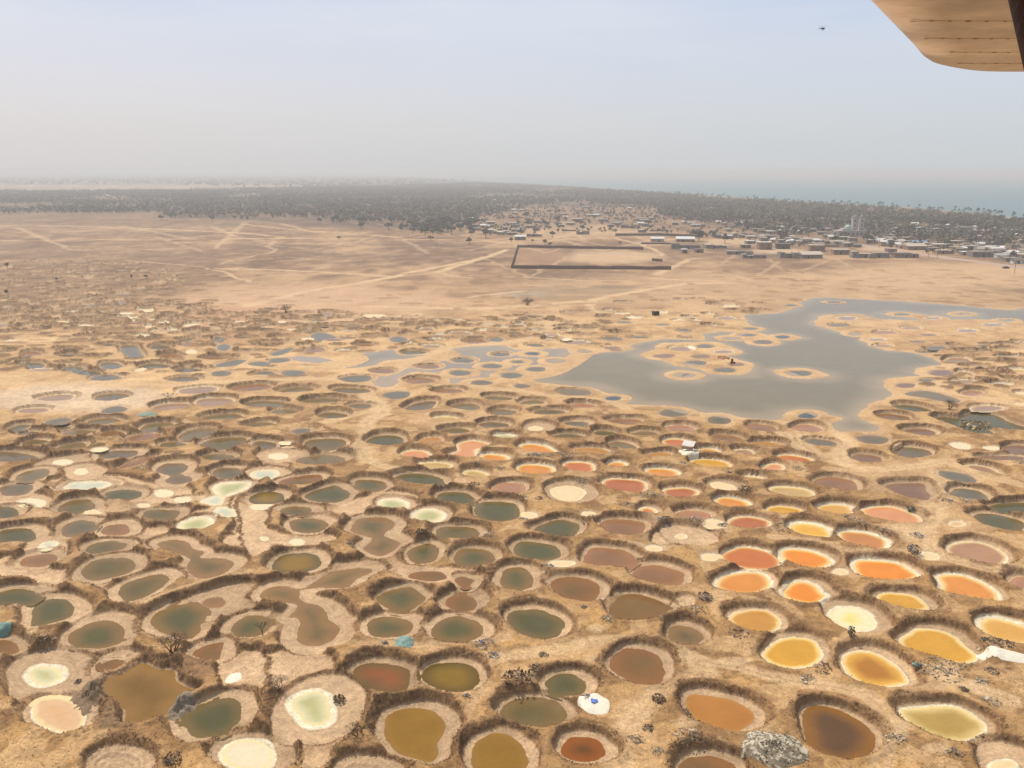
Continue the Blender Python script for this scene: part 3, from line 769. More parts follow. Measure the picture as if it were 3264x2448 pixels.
# small dry pits of the far fields, too many to survey one by one: scattered where the photograph shows them
def scatter(blk, poly, n, r0, r1, kinds, seed, gap=1.15):
    rr = random.Random(seed); pg = [S(blk, *p) for p in poly]; gp = [G(*p) for p in pg]; gp = np.array([(float(a), float(b)) for a, b in gp]); made = 0
    lo, hi = gp.min(0), gp.max(0)
    for _ in range(n*30):
        if made >= n: break
        x, y = rr.uniform(lo[0], hi[0]), rr.uniform(lo[1], hi[1])
        if sdf(np.array([x]), np.array([y]), gp)[0] > 0: continue
        r = rr.uniform(r0, r1)
        if any((x - q['c'][0])**2 + (y - q['c'][1])**2 < (gap*(r + q['R']))**2 for q in PD): continue
        a = np.linspace(0, 2*math.pi, 20, endpoint=False); p1, p2 = rr.uniform(0, 6.3), rr.uniform(0, 6.3); e = rr.uniform(.8, 1.25)
        k_ = r*(1 + .12*np.cos(2*a + p1) + .08*np.cos(3*a + p2)); col = rr.choice(kinds)
        px = 1632 + F*(x/(y*CP + H*SP)); v = (-H*CP + y*SP)/(y*CP + H*SP); py = 1224 - F*v
        PD.append(dict(col=col, style='d' if rr.random() < .7 else 'n', b=rr.uniform(.3, .8), wl=rr.uniform(.65, 1.0), odd=False, asp=3, poly=np.stack([x + e*k_*np.cos(a), y + k_*np.sin(a)/e], 1), c=(x, y), px=(px, py, 9, 3), R=r*1.1, far=True, blk='far')); made += 1
for q in PD:
    P = q['poly']; q['R'] = 0.5*max(np.ptp(P[:, 0]), np.ptp(P[:, 1])) + (q['b'] + 1 if q['style'] != 's' else .5)
DRY = ['dr']*12 + ['gr', 'br', 'bp']
scatter('D1', [(0,850),(300,830),(700,850),(1150,870),(1650,950),(1700,1010),(1500,1130),(1300,1160),(1050,1250),(900,1400),(550,1420),(0,1500)], 130, 3.2, 5.5, DRY, 1, .95)
scatter('C1', [(1000,20),(2212,60),(2212,420),(1400,440),(1000,420),(700,330),(700,100)], 60, 2.6, 4.2, ['dr','dr','dr','dr','gr','bp','dr','sc'], 2, 1.0)
scatter('C2', [(0,180),(700,100),(1300,130),(2212,200),(2212,500),(1700,480),(0,560)], 40, 2.4, 4.0, ['dr','dr','bp','gr'], 3, 1.0)
scatter('C3', [(100,220),(700,210),(1300,190),(2212,290),(2212,400),(1200,420),(0,480)], 26, 2.4, 3.8, ['dr','dr','gr','pk'], 4, 1.0)
scatter('C5', [(1500,480),(2212,440),(2212,900),(1700,880),(1500,700)], 20, 2.4, 3.6, ['dr','dr','pk','gr'], 5, 1.0)
scatter('C1', [(0,0),(1000,20),(700,330),(500,330),(0,300)], 36, 2.8, 4.6, ['dr','dr','dr','dr','dr','dr','br'], 6, .95)
scatter('C1', [(0,520),(1500,440),(2212,440),(2212,760),(1300,760),(0,720)], 26, 2.4, 3.6, ['dr','bl','bp','gr'], 8, 1.0)
scatter('C4', [(0,10),(1500,0),(1700,60),(1350,330),(600,300),(0,330)], 14, 2.0, 3.6, ['dr','dr','sc'], 9, 1.1)
# ---------------------------------------------------------------- the ground as one sheet
NC = 1420; U = np.linspace(-0.76, 0.76, NC)
py_ = np.concatenate([np.arange(2700, 560, -2.0), [558, 556, 554, 552, 550.5]]); YR = G(1632, py_)[1]; YR = np.concatenate([YR, [15000.0]]); NR = len(YR)
X = (YR[:, None]*U[None, :]); Y = np.repeat(YR[:, None], NC, 1)
near = sst(420, 180, Y)
Z = (0.16*fbm(X, Y, 9, 4, 0) + near*0.35*(fbm(X, Y, 3.2, 4, 1) - .35)).astype(np.float32)
left = sst(14, -14, X + 0.05*Y - 0)*sst(330, 240, Y)
Z += left*0.35*fbm(X, Y, 5, 3, 5)
n1 = fbm(X, Y, 22, 5, 1); n2 = fbm(X, Y, 4, 4, 2); n3 = fbm(X, Y, 1.1, 3, 3); n4 = fbm(X, Y, 60, 4, 4); n5 = vn(X/.33, Y/.33, 5); n5_ = n5
def ramp3(t, a, b, c):
    t = np.clip(t, 0, 1)[..., None]; return np.where(t < .5, a + (b - a)*(t*2), b + (c - b)*(t*2 - 1))
tt = sst(.3, .7, .55*n1 + .45*n2)
c_near = ramp3(tt, alb(162, 124, 82), alb(194, 153, 103), alb(213, 171, 117))
c_mid = ramp3(tt, alb(194, 154, 112), alb(220, 180, 133), alb(232, 194, 147))
c_far = ramp3(sst(.3, .7, .35*n4 + .35*n1 + .3*fbm(X, Y*.5, 9, 4, 3)), alb(142, 110, 82), alb(168, 133, 102), alb(204, 167, 128))
km = sst(190, 270, Y)[..., None]; kf = sst(350, 480, Y)[..., None]
COLR = (c_near*(1 - km) + c_mid*km)*(1 - kf) + c_far*kf
gold = (sst(.52, .75, n2)*sst(230, 150, Y)*.55)[..., None]; COLR = COLR*(1 - gold) + alb(206, 160, 98)*gold
dk = (sst(.56, .72, fbm(X, Y, 6.5, 4, 6))*.6)[..., None]; COLR = COLR*(1 - dk) + COLR*dk*np.array([.72, .70, .68])
sp1 = sst(.52, .60, fbm(X, Y, 5.5, 4, 4) + .10*(n3 - .5))*sst(300, 200, Y)*.55; COLR = COLR*(1 - sp1[..., None]) + alb(142, 106, 70)*(.8 + .4*n5_ )[..., None]*sp1[..., None]
sp2 = sst(.60, .70, n3*.6 + n5_*.4)*sst(260, 180, Y)*.30; COLR = COLR*(1 - sp2[..., None]*.8)
spk = (vn(X/.16, Y/.16, 1) > .955)*sst(190, 150, Y)*sst(.42, .6, n2); COLR = COLR*(1 - .45*spk[..., None])
spw = (vn(X/.2, Y/.2, 6) > .965)*sst(200, 150, Y)*sst(.42, .6, n1); COLR = COLR*(1 - .6*spw[..., None]) + alb(240, 218, 186)*.6*spw[..., None]
sp3 = sst(.52, .62, fbm(X, Y, 3.6, 4, 7))*sst(330, 240, Y)*.65; COLR = COLR*(1 - sp3[..., None]) + alb(226, 186, 138)*sp3[..., None]
# dark low scrub patches in the far plain
fp = sst(.54, .62, fbm(X, Y*0.6, 34, 4, 7) + .1*(n2 - .5))*sst(330, 420, Y); COLR *= (1 - .20*fp)[..., None]*np.array([1, .985, .96])
sc_f = (sst(.5, -8, sdf(X[::4, ::4], Y[::4, ::4], np.array([tuple(map(float, G(*p))) for p in [(-300,770),(500,800),(680,880),(560,960),(300,1060),(-300,1120)]])))); sc_f = np.repeat(np.repeat(sc_f, 4, 0), 4, 1)[:NR, :NC]; kq = (sc_f*sst(.45, .6, n2*.6 + n1*.4)*.75)[..., None]; COLR = COLR*(1 - kq) + alb(150, 116, 86)*kq
for blk, cx, cyy, rx, ry, c, st in PATCH:
    sx, sy = S(blk, cx, cyy); x0, y0 = G(sx, sy); y1 = float(G(sx, sy - ry)[1]); y2 = float(G(sx, sy + ry)[1]); x1 = float(G(sx + rx, sy)[0])
    ym = (y1 + y2)/2; wy = (y1 - y2)/2; wx = x1 - float(x0); d = np.sqrt(((X - float(x0)*Y/float(y0))/wx)**2 + ((Y - ym)/wy)**2)
    k = (st*sst(1.15, .55, d + .7*(n1 - .5) + .35*(n2 - .5)))[..., None]; COLR = COLR*(1 - k) + alb(*c)*k*(0.9 + .2*n2[..., None])
for blk, wd, st, pts in TRACKS:
    P = np.array([S(blk, *p) for p in pts]); gx, gy = G(P[:, 0], P[:, 1]); g = list(zip(gx, gy)); lo, hi = min(gy) - 12, max(gy) + 12
    r0, r1 = np.searchsorted(YR, lo), np.searchsorted(YR, hi)
    if r1 - r0 < 1: continue
    sl = slice(r0, r1); wob = (fbm(X[sl], Y[sl], 14, 2, 3) - .5)*6; d = dline(X[sl] + wob, Y[sl] + wob*.5, g)
    wpx = np.maximum(wd*1.1, Y[sl]*0.0022*np.sqrt(1 + (Y[sl]/330)**2))
    k = st*sst(wpx*.75, wpx*.3, d + .5*(n3[sl] - .5))
    k *= (1 - .35*sst(.5*wd*.35, 0, np.abs(d - 0)) * (Y[sl] < 260))
    k = k[..., None]*.95; base = np.where((Y[sl] < 330)[..., None], alb(228, 192, 148), alb(226, 190, 148)); COLR[sl] = COLR[sl]*(1 - k) + base*k
    Z[sl] *= (1 - .6*k[..., 0])
orr = random.Random(77)
def oval(sx, sy, rx, ry, st_, c=(156, 118, 84)):
    gx, gy = map(float, G(sx, sy)); y1, y2 = float(G(sx, sy - ry)[1]), float(G(sx, sy + ry)[1]); wx = rx/F*gy; wy = max(abs(y1 - y2)/2, 1)
    r0, r1 = np.searchsorted(YR, gy - wy*1.6), np.searchsorted(YR, gy + wy*1.6); c0, c1 = np.searchsorted(U, (gx - wx*1.7)/gy), np.searchsorted(U, (gx + wx*1.7)/gy)
    if r1 <= r0 or c1 <= c0: return
    w_ = (slice(r0, r1), slice(c0, c1)); d = np.sqrt(((X[w_] - gx)/wx)**2 + ((Y[w_] - gy)/wy)**2) + .5*(n2[w_] - .5) + .5*(n1[w_] - .5); k = (st_*sst(1.05, .8, d))[..., None]
    COLR[w_] = COLR[w_]*(1 - k) + alb(*c)*k; Z[w_] = np.maximum(Z[w_], .15 + .55*k[..., 0]*(.5 + n2[w_])) if ry > 2.9 else Z[w_] + .25*k[..., 0]
for reg, n_o, st_ in (((1500, 2600, 880, 1010), 60, .75), ((2500, 3264, 860, 990), 60, .7), ((700, 1600, 900, 1030), 40, .6), ((0, 1650, 720, 880), 60, .45), ((2000, 3264, 980, 1200), 40, .45), ((0, 700, 760, 1100), 150, .6), ((1500, 3264, 850, 960), 50, .5)):
    for _ in range(n_o):
        yy = orr.uniform(reg[2], reg[3]); k_ = (yy - 545)/450; oval(orr.uniform(reg[0], reg[1]), yy, orr.uniform(16, 46)*k_, orr.uniform(1.6, 5)*k_, st_*orr.uniform(.5, 1))
for reg, n_o in (((0, 1000, 1085, 1200), 90), ((0, 900, 990, 1085), 110), ((0, 700, 800, 990), 190), ((900, 2000, 1010, 1120), 80), ((2950, 3264, 1090, 1240), 60), ((0, 600, 1330, 1500), 60)):
    for _ in range(n_o):
        yy = orr.uniform(reg[2], reg[3]); k_ = (yy - 545)/560; z0_ = Z.copy() if False else None
        oval(orr.uniform(reg[0], reg[1]), yy, orr.uniform(14, 40)*k_**.6, orr.uniform(2.95, 5.5)*k_**1.4, orr.uniform(.7, 1), orr.choice(((142, 108, 74), (160, 124, 86), (128, 98, 68))))
        
CR, SALT = alb(216, 181, 143), alb(252, 236, 206); SCR1, SCR2, SCR3 = alb(146, 110, 76), alb(176, 138, 94), alb(112, 82, 56)
SAND = alb(222, 184, 142)
owner = np.full(X.shape, -1, np.int32); bank = np.zeros(X.shape, np.float32); spec_s = np.full(X.shape, 99, np.float32); wob_all = .12*(n5 - .5) + .65*(n3 - .5)
def window(P, m):
    r0, r1 = np.searchsorted(YR, P[:, 1].min() - m), np.searchsorted(YR, P[:, 1].max() + m)
    if r1 <= r0: return None
    q = np.concatenate([(P[:, 0] - m)/max(P[:, 1].min() - m, 20), (P[:, 0] + m)/max(P[:, 1].min() - m, 20), (P[:, 0] - m)/(P[:, 1].max() + m), (P[:, 0] + m)/(P[:, 1].max() + m)])
    c0, c1 = np.searchsorted(U, q.min()), np.searchsorted(U, q.max())
    if c1 <= c0: return None
    return slice(r0, r1), slice(c0, c1)
# lagoons
LG = []
for nm, pl in (('a', LAG), ('b', LAG2), ('c', LAG3), ('d', LAG4)):
    P = np.array([S(*p) for p in pl]); gx, gy = G(P[:, 0], P[:, 1], -.12); P = smooth_poly(np.stack([gx, gy], 1), len(P)*3)
    wdw = window(P, 12); s = sdf(X[wdw], Y[wdw], P)
    if nm == 'a':
        for b, q in ISL:
            Q = np.array([S(b, *p) for p in q]); gx, gy = G(Q[:, 0], Q[:, 1], -.12); s = np.maximum(s, -sdf(X[wdw], Y[wdw], smooth_poly(np.stack([gx, gy], 1), len(Q)*3)))
    s = s + 2.2*(n2[wdw] - .5) + .6*(n3[wdw] - .5)
    kk = sst(14, 4, s); Z[wdw] = Z[wdw]*(1 - kk) + .05*kk
    Z[wdw] = np.minimum(Z[wdw], np.maximum(-.7, -.12 + .05*s)) if nm == 'a' else np.minimum(Z[wdw], np.maximum(-.16, -.12 + .03*s))
    k = (sst(4, 1, s)*.45)[..., None]; COLR[wdw] = COLR[wdw]*(1 - k) + SAND*k
    LG.append((nm, wdw, s))
# crusted flats
for blk, fl in FLATS.items():
    if blk == 'C1': continue
    for f in fl:
        P = np.array([S(blk, *p) for p in f]); gx, gy = G(P[:, 0], P[:, 1], -.55); P = smooth_poly(np.stack([gx, gy], 1), len(P)*4)
        wdw = window(P, 3)
        if wdw is None: continue
        s = sdf(X[wdw], Y[wdw], P) + 1.4*wob_all[wdw] + .8*(n2[wdw] - .5)
        p = np.where(s < 0, -.56 + .05*n2[wdw], -.56 + sst(0, .8, s)*.8 + (s > .8)*5); m = p < Z[wdw]
        Z[wdw] = np.minimum(Z[wdw], p); bk = sst(.05, .3, s)*sst(1.15, .7, s + .5*(n3[wdw] - .5)); bank[wdw] = np.where(m, bk, np.maximum(bank[wdw], bk)*(s > 0) + 0)
        k = sst(.3, 0, s)[..., None]; foot = sst(.70, .78, vn(X[wdw]/.16, Y[wdw]/.24, 2))*sst(.45, .6, n2[wdw])
        flc = CR*(1.10 + .16*(n2[wdw][..., None] - .5) + .1*(n3[wdw][..., None] - .5))*(1 - .32*foot[..., None])
        COLR[wdw] = COLR[wdw]*(1 - k) + flc*k
# the pits
for i, q in enumerate(PD):
    P = q['poly']; far = q['c'][1] > 330; st = q['style']; wl = q['wl']; b = q['b']; c = 0.0 if st == 's' else (.4 if st == 'n' else (.8 if not far else 1.0))
    wdw = window(P, b + c + 3)
    if wdw is None: q['none'] = True; continue
    Xw, Yw = X[wdw], Y[wdw]; s = sdf(Xw, Yw, P); s0 = s; s = s + (1.0 if not far else .7)*wob_all[wdw]*.55 + .35*(n2[wdw] - .5)
    th = np.arctan2(Yw - q['c'][1], Xw - q['c'][0]); bb = b*(1 + .32*np.cos(th + .3) + .22*np.cos(2*th + i)) + .25*(n2[wdw] - .5)
    cc = max(c, .01)*(1 + .2*np.sin(th*3 + i) + .35*np.sin(th*2 + i*1.7)*(st == 'd')); cc = np.maximum(cc, .25)
    if st == 's':
        if q['blk'] in ('C3', 'C4', 'C5'): Z[wdw] = np.maximum(Z[wdw], .06*np.exp(-((s - 1.1)/.8)**2) - 9*(np.abs(s - 1.1) > 2))
        prof = np.where(s < 0, -wl - .12 + .12*np.exp(np.maximum(s, -20)*2), -wl + .12*s/max(bb.mean(), .3)*1.5 + .06*s*s)
    else:
        lip = .2*np.exp(-((s - (bb + cc + .35))/.55)**2)*(1 if st == 'd' else .4); Z[wdw] += lip*(1 + .6*(n2[wdw] - .5))
        rise = .18*min(1, b/.9)
        prof = np.where(s < 0, -wl - .35 + .35*np.exp(np.maximum(s, -20)*2.2), -wl + rise*sst(0, 1, s/bb)*np.clip(s/bb, 0, 1)*1.0)
        t = np.clip((s - bb)/cc, 0, 1); prof = np.where(s > bb, -wl + rise + (wl - rise + .55)*(t**.8), prof) + (s > bb + cc)*9
    m = prof < Z[wdw] + .001
    if st == 'd':
        hk = (np.exp(-np.maximum(s - bb - cc, 0)/1.1)*sst(.36, .58, .6*n2[wdw] + .4*n1[wdw])*(s > bb)*(.5 if Y[wdw].min() < 200 else .3))[..., None]; COLR[wdw] = COLR[wdw]*(1 - hk) + (alb(158, 118, 76) if not far else alb(158, 122, 86))*(.8 + .4*n3[wdw][..., None])*hk
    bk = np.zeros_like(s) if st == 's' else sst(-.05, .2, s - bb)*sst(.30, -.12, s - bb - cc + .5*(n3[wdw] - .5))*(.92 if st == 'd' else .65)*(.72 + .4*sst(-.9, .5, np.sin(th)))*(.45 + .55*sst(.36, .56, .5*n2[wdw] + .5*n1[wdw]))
    Z[wdw] = np.minimum(Z[wdw], prof)
    bank[wdw] = np.where(m, bk, np.maximum(bank[wdw], bk))
    # beach of pale crust, with wet foot and salt rim
    nm_, dp, sh, shw, rim = COL[q['col']]; tone = 1.0 + .10*math.sin(i*2.3)
    bc = CR*tone*(1 + .18*(n2[wdw] - .5) + .12*(n3[wdw] - .5))[..., None]
    if far: bc = bc*np.array([1.02, 1.0, .95])
    band = .90 + .10*np.sin(s*9 + 2*n2[wdw])*sst(bb.mean(), 0, s); bc = bc*band[..., None]
    if rim > 0:
        kr = sst(rim*1.15, rim*.75, s + .1*(n3[wdw] - .5))[..., None]; bc = bc*(1 - kr) + SALT*(.92 + .1*n3[wdw][..., None])*kr
    elif q['col'] != 'dr':
        kw = (.22*sst(.28, .05, s))[..., None]; bc = bc*(1 - kw)
    if q['col'] == 'dr': bc = bc*((.80 + .16*(i % 4)/3) if far else .96)
    kb = ((s < bb + .12)*m*sst(bb + .15, bb - .02, s)) if st != 's' else sst(bb + .4, bb*.3, s)*.85
    kb = np.clip(kb, 0, 1)[..., None]; COLR[wdw] = COLR[wdw]*(1 - kb) + bc*kb
    tgt = (bb + cc + .25) if st != 's' else bb*.8 + .15
    own = (s < tgt) & (s < spec_s[wdw]); o_ = owner[wdw]; o_[own] = i; sp = spec_s[wdw]; sp[own] = s[own]
    q['win'] = wdw; q['s'] = s
# scrub on the slopes: colour and a bristly relief
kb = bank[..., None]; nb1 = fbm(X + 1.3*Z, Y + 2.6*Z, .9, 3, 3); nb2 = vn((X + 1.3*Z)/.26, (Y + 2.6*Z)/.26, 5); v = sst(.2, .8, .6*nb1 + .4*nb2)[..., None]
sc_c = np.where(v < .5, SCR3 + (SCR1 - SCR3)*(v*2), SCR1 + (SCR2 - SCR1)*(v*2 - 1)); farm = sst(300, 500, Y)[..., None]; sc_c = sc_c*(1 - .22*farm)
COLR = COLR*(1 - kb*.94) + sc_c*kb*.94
Z += bank*near*.10*(nb2 - .3) + bank*.10*(nb1 - .4)
# deep excavated pit on the near side: torn clods
sx, sy = G(380, 2190); k = sst(14, 6, np.hypot(X - float(sx), (Y - float(sy))*.8))*(Z > -.8); Z += k*.35*(n5 - .5) + k*.4*(n3 - .5)
# sea bed falls away beyond the coast
Cst = np.array([G(*p) for p in COAST]); cpoly = np.concatenate([Cst, [(Cst[-1, 0], 15500), (16000, 15500), (16000, Cst[0, 1])]])
rs = np.searchsorted(YR, 800); ssea = sdf(X[rs:], Y[rs:], cpoly) + 20*(n4[rs:] - .5)
Z[rs:] = np.where(ssea < 0, np.maximum(-3, ssea*.08), Z[rs:]); k = (sst(22, 4, ssea)*.8)[..., None]; COLR[rs:] = COLR[rs:]*(1 - k) + alb(214, 186, 156)*k
# woodland floor is duller
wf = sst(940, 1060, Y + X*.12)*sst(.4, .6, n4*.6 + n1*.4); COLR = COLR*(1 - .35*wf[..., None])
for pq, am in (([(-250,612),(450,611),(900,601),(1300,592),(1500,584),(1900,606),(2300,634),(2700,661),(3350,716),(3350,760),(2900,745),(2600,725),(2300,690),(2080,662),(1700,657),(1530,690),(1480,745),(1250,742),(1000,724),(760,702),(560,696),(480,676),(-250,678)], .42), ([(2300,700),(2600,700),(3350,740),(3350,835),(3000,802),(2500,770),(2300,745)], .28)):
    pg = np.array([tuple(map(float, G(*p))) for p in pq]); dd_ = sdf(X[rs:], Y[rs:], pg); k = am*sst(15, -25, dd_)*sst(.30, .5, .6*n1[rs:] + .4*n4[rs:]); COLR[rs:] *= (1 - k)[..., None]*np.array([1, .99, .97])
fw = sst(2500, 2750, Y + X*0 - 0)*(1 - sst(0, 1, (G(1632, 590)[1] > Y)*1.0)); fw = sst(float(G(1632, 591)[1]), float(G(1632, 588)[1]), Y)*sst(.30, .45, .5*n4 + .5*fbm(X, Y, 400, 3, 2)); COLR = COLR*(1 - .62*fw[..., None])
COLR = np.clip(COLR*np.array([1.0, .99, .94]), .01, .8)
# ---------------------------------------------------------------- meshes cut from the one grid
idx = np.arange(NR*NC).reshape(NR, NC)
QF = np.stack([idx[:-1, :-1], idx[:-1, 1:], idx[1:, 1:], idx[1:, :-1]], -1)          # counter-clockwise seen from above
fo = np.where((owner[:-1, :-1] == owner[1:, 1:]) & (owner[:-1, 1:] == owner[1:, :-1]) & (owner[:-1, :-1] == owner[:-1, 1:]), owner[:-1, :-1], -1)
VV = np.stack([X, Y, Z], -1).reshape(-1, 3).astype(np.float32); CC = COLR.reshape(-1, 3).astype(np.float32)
def submesh(name, faces, mat, ref=None, parent=None, z=None, col=None):
    ids, inv = np.unique(faces, return_inverse=True); V = VV[ids].copy()
    if z is not None: V[:, 2] = z
    if ref is not None: V -= np.array(ref, np.float32)
    c = CC[ids] if col is None else col.reshape(-1, 3)[ids]
    return fast_mesh(name, V, inv.reshape(-1, 4), c, mat, True, parent)
gf = QF[fo < 0]; ids, inv = np.unique(gf, return_inverse=True); gV, gF, gC = VV[ids], inv.reshape(-1, 4), CC[ids]
# aprons that carry the sheet outwards and behind the viewer
Yn, Yf = float(YR[0]), 15000.0; um = 0.76; nb = len(gV); fc = alb(190, 150, 112)
ap = np.array([(-15000, -6000, 0), (15000, -6000, 0), (15000, Yn, .05), (-15000, Yn, .05), (um*Yn, Yn, .05), (15000, Yf, -3), (um*Yf, Yf, -3), (-um*Yn, Yn, .05), (-15000, Yf, 0), (-um*Yf, Yf, 0)], np.float32)
af = np.array([(0, 1, 2, 3), (4, 2, 5, 6), (3, 7, 9, 8)], np.int32) + nb
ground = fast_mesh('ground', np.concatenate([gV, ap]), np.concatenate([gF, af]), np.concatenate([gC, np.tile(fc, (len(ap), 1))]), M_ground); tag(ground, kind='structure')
def shade(deep, shal, wdt, s, n):
    k = sst(0, 1, np.clip(-s/wdt, 0, 1) + .25*(n - .5))[..., None]; c = alb(*shal)*(1 - k) + alb(*deep)*k; return c*np.array([1.04, .90, .68]) - .002 if max(deep) < 165 else c*np.array([.98, .97, .90])
ORD = ['first', 'second', 'third', 'fourth', 'fifth', 'sixth', 'seventh', 'eighth', 'ninth', 'tenth', 'eleventh', 'twelfth', 'thirteenth', 'fourteenth', 'fifteenth', 'sixteenth', 'seventeenth', 'eighteenth', 'nineteenth', 'twentieth']
MARKS = [('the white canopy shelter', 2190, 1435), ('the white heap with blue cloth', 1897, 2244), ('the teal tarp', 1288, 2047), ('the torn excavated pit', 470, 2215), ('the walled compound', 1890, 850),
         ('the white-topped rubble mound', 2465, 2385), ('the big leafless bush', 550, 2045), ('the wide lagoon', 2480, 1190), ('the pale bare flat', 250, 1270), ('the scrubby island in green water', 3105, 1352),
         ('the black debris bank', 3175, 2050), ('the lone stump bush', 1685, 962), ('the small leafless tree', 838, 2015), ('the round dark-blue pool', 1955, 1270)]
used = {}
def relation(x, y, cw):
    best = sorted(MARKS, key=lambda m: ((m[1] - x)**2 + ((m[2] - y)*2.2)**2))
    for m in best[:6]:
        dx, dy = x - m[1], (y - m[2])*2.2
        rel = ('right of' if dx > 0 else 'left of') if abs(dx) > abs(dy) else ('in front of' if dy > 0 else 'behind')
        k = (m[0], rel, cw)
        return k
ranks = {}
for i, q in enumerate(PD):
    if q.get('far') or q.get('none'): continue
    cw = COL[q['col']][0]; k = relation(q['px'][0], q['px'][1], cw); m = [z for z in MARKS if z[0] == k[0]][0]
    q['rel'] = k; ranks.setdefault(k, []).append((math.hypot(q['px'][0] - m[1], 2.2*(q['px'][1] - m[2])), i))
for k in ranks:
    ranks[k].sort()
    for r, (_, i) in enumerate(ranks[k]): PD[i]['rank'] = r
SALTS = ('sa', 'sc', 'do')
n_made = 0; WLA = np.array([z_['wl'] for z_ in PD])
for i, q in enumerate(PD):
    if q.get('none'): continue
    wdw = q['win']; r, c = wdw; fr = slice(r.start, min(r.stop, NR - 1)); fcx = slice(c.start, min(c.stop, NC - 1)); f_own = fo[fr, fcx] == i
    cxx, cyy = q['c']; ref = (cxx, cyy, 0.0); kind = COL[q['col']][0]; dry = q['col'] == 'dr'
    if f_own.sum() < 3: continue
    cen_px = q['px']; 
    name = 'dry_pit' if dry else ('salt_pan' if q['col'] in SALTS else ('shallow_pool' if q['style'] == 's' or (cyy > 250 and q['col'] in ('bl', 'bb', 'gb')) else 'salt_pond'))
    if dry:
        o = submesh('dry_pit', QF[fr, fcx][f_own], M_ground, ref); o.location = ref
    else:
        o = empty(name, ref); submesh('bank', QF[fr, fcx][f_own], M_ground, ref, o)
        s = q['s']; sfull = np.full(X.shape[0:0], 0)
        sq = s[:f_own.shape[0], :f_own.shape[1]]
        se = s if s.shape[0] > f_own.shape[0] else s
        h0, h1 = min(s.shape[0] - 1, f_own.shape[0]), min(s.shape[1] - 1, f_own.shape[1])
        lim = .55 if q['style'] != 's' else .35
        fm = (s[:h0, :h1] < lim) | (s[1:h0+1, :h1] < lim) | (s[:h0, 1:h1+1] < lim)
        fw_ = fo[fr, fcx][:h0, :h1]; fm &= (fw_ < 0) | (fw_ == i) | ((sq[:h0, :h1] < -.1) & (WLA[np.maximum(fw_, 0)] <= q['wl'] + .02))
        faces = QF[fr, fcx][:h0, :h1][fm]
        if len(faces) == 0: continue
        _, dp, sh, shw, rim = COL[q['col']]; nn = n2[wdw]
        colw = shade(dp, sh, shw*(1.25 if rim == 0 else 1.5), s, nn)
        if rim > .15: kq = (sst(-.7, -.02, s + .25*(nn - .5))*.75)[..., None]; colw = colw*(1 - kq) + alb(250, 222, 160)*kq
        if q['col'] in ('oy', 'gn', 'bg', 'dg', 'rb', 'ol', 'gb', 'br', 'bp') and not q.get('far'):
            ph = i*1.7; g_ = ((X[wdw] - cxx - 1.2*math.cos(ph))**2 + (Y[wdw] - cyy - 1.2*math.sin(ph))**2); kk = (.30*np.exp(-g_/5.0))[..., None]
            colw = colw*(1 - kk) + alb(*((150, 124, 54) if q['col'] == 'oy' else (78, 88, 62)))*kk
        full = np.zeros((NR, NC, 3), np.float32) if False else None
        ids, inv = np.unique(faces, return_inverse=True); rr_, cc_ = ids//NC - r.start, ids % NC - c.start
        V = VV[ids].copy(); V[:, 2] = -q['wl']; V -= np.array(ref, np.float32)
        fast_mesh('salt_crust' if q['col'] in SALTS else 'water', V, inv.reshape(-1, 4), colw[rr_, cc_], M_salt if q['col'] in SALTS + ('sw',) else M_water, True, o)
    if q.get('far') or (dry and cen_px[1] < 1500):
        if dry: tag(o, 'dry scrub-edged pit on the far plain', 'pit', 'dry pits scattered over the far plain')
        elif name == 'salt_pan': tag(o, 'tiny far-off pit with a pale salt floor', 'salt pan', 'small far salt pans')
        else: tag(o, f'tiny far-off {kind} pool in a scrub-edged pit', 'pond', f'tiny far {kind} pools')
    else:
        k = q['rel']; rk = q['rank']; shape = 'lobed' if q['odd'] and q['col'] in ('bg', 'gb') else ('angular' if q['odd'] else ('narrow' if q['asp'] > 4.6 else 'oval'))
        noun = {'salt_pan': 'pan', 'dry_pit': 'pit'}.get(name, 'pond'); rimw = ' with white rim' if COL[q['col']][4] >= .3 and name == 'salt_pond' and 'white' not in kind and 'rimmed' not in kind else ''
        o_ = ORD[rk] if rk < len(ORD) else 'last'
        tag(o, f'{kind} {shape} {noun}{rimw}, {o_} {kind.split()[-1]} one {k[1]} {k[0]}' if len(f'{kind} {shape} {noun}{rimw} {o_} {kind.split()[-1]} one {k[1]} {k[0]}'.replace('-', ' ').split()) < 17 else f'{kind} {noun}{rimw}, {o_} {k[1]} {k[0]}', {'salt_pan': 'salt pan', 'dry_pit': 'pit'}.get(name, 'pond'), 'salt ponds dug in the flat' if name == 'salt_pond' else ('shallow pools' if name == 'shallow_pool' else 'salt pans dug in the flat' if name == 'salt_pan' else 'dry pits'))
    n_made += 1
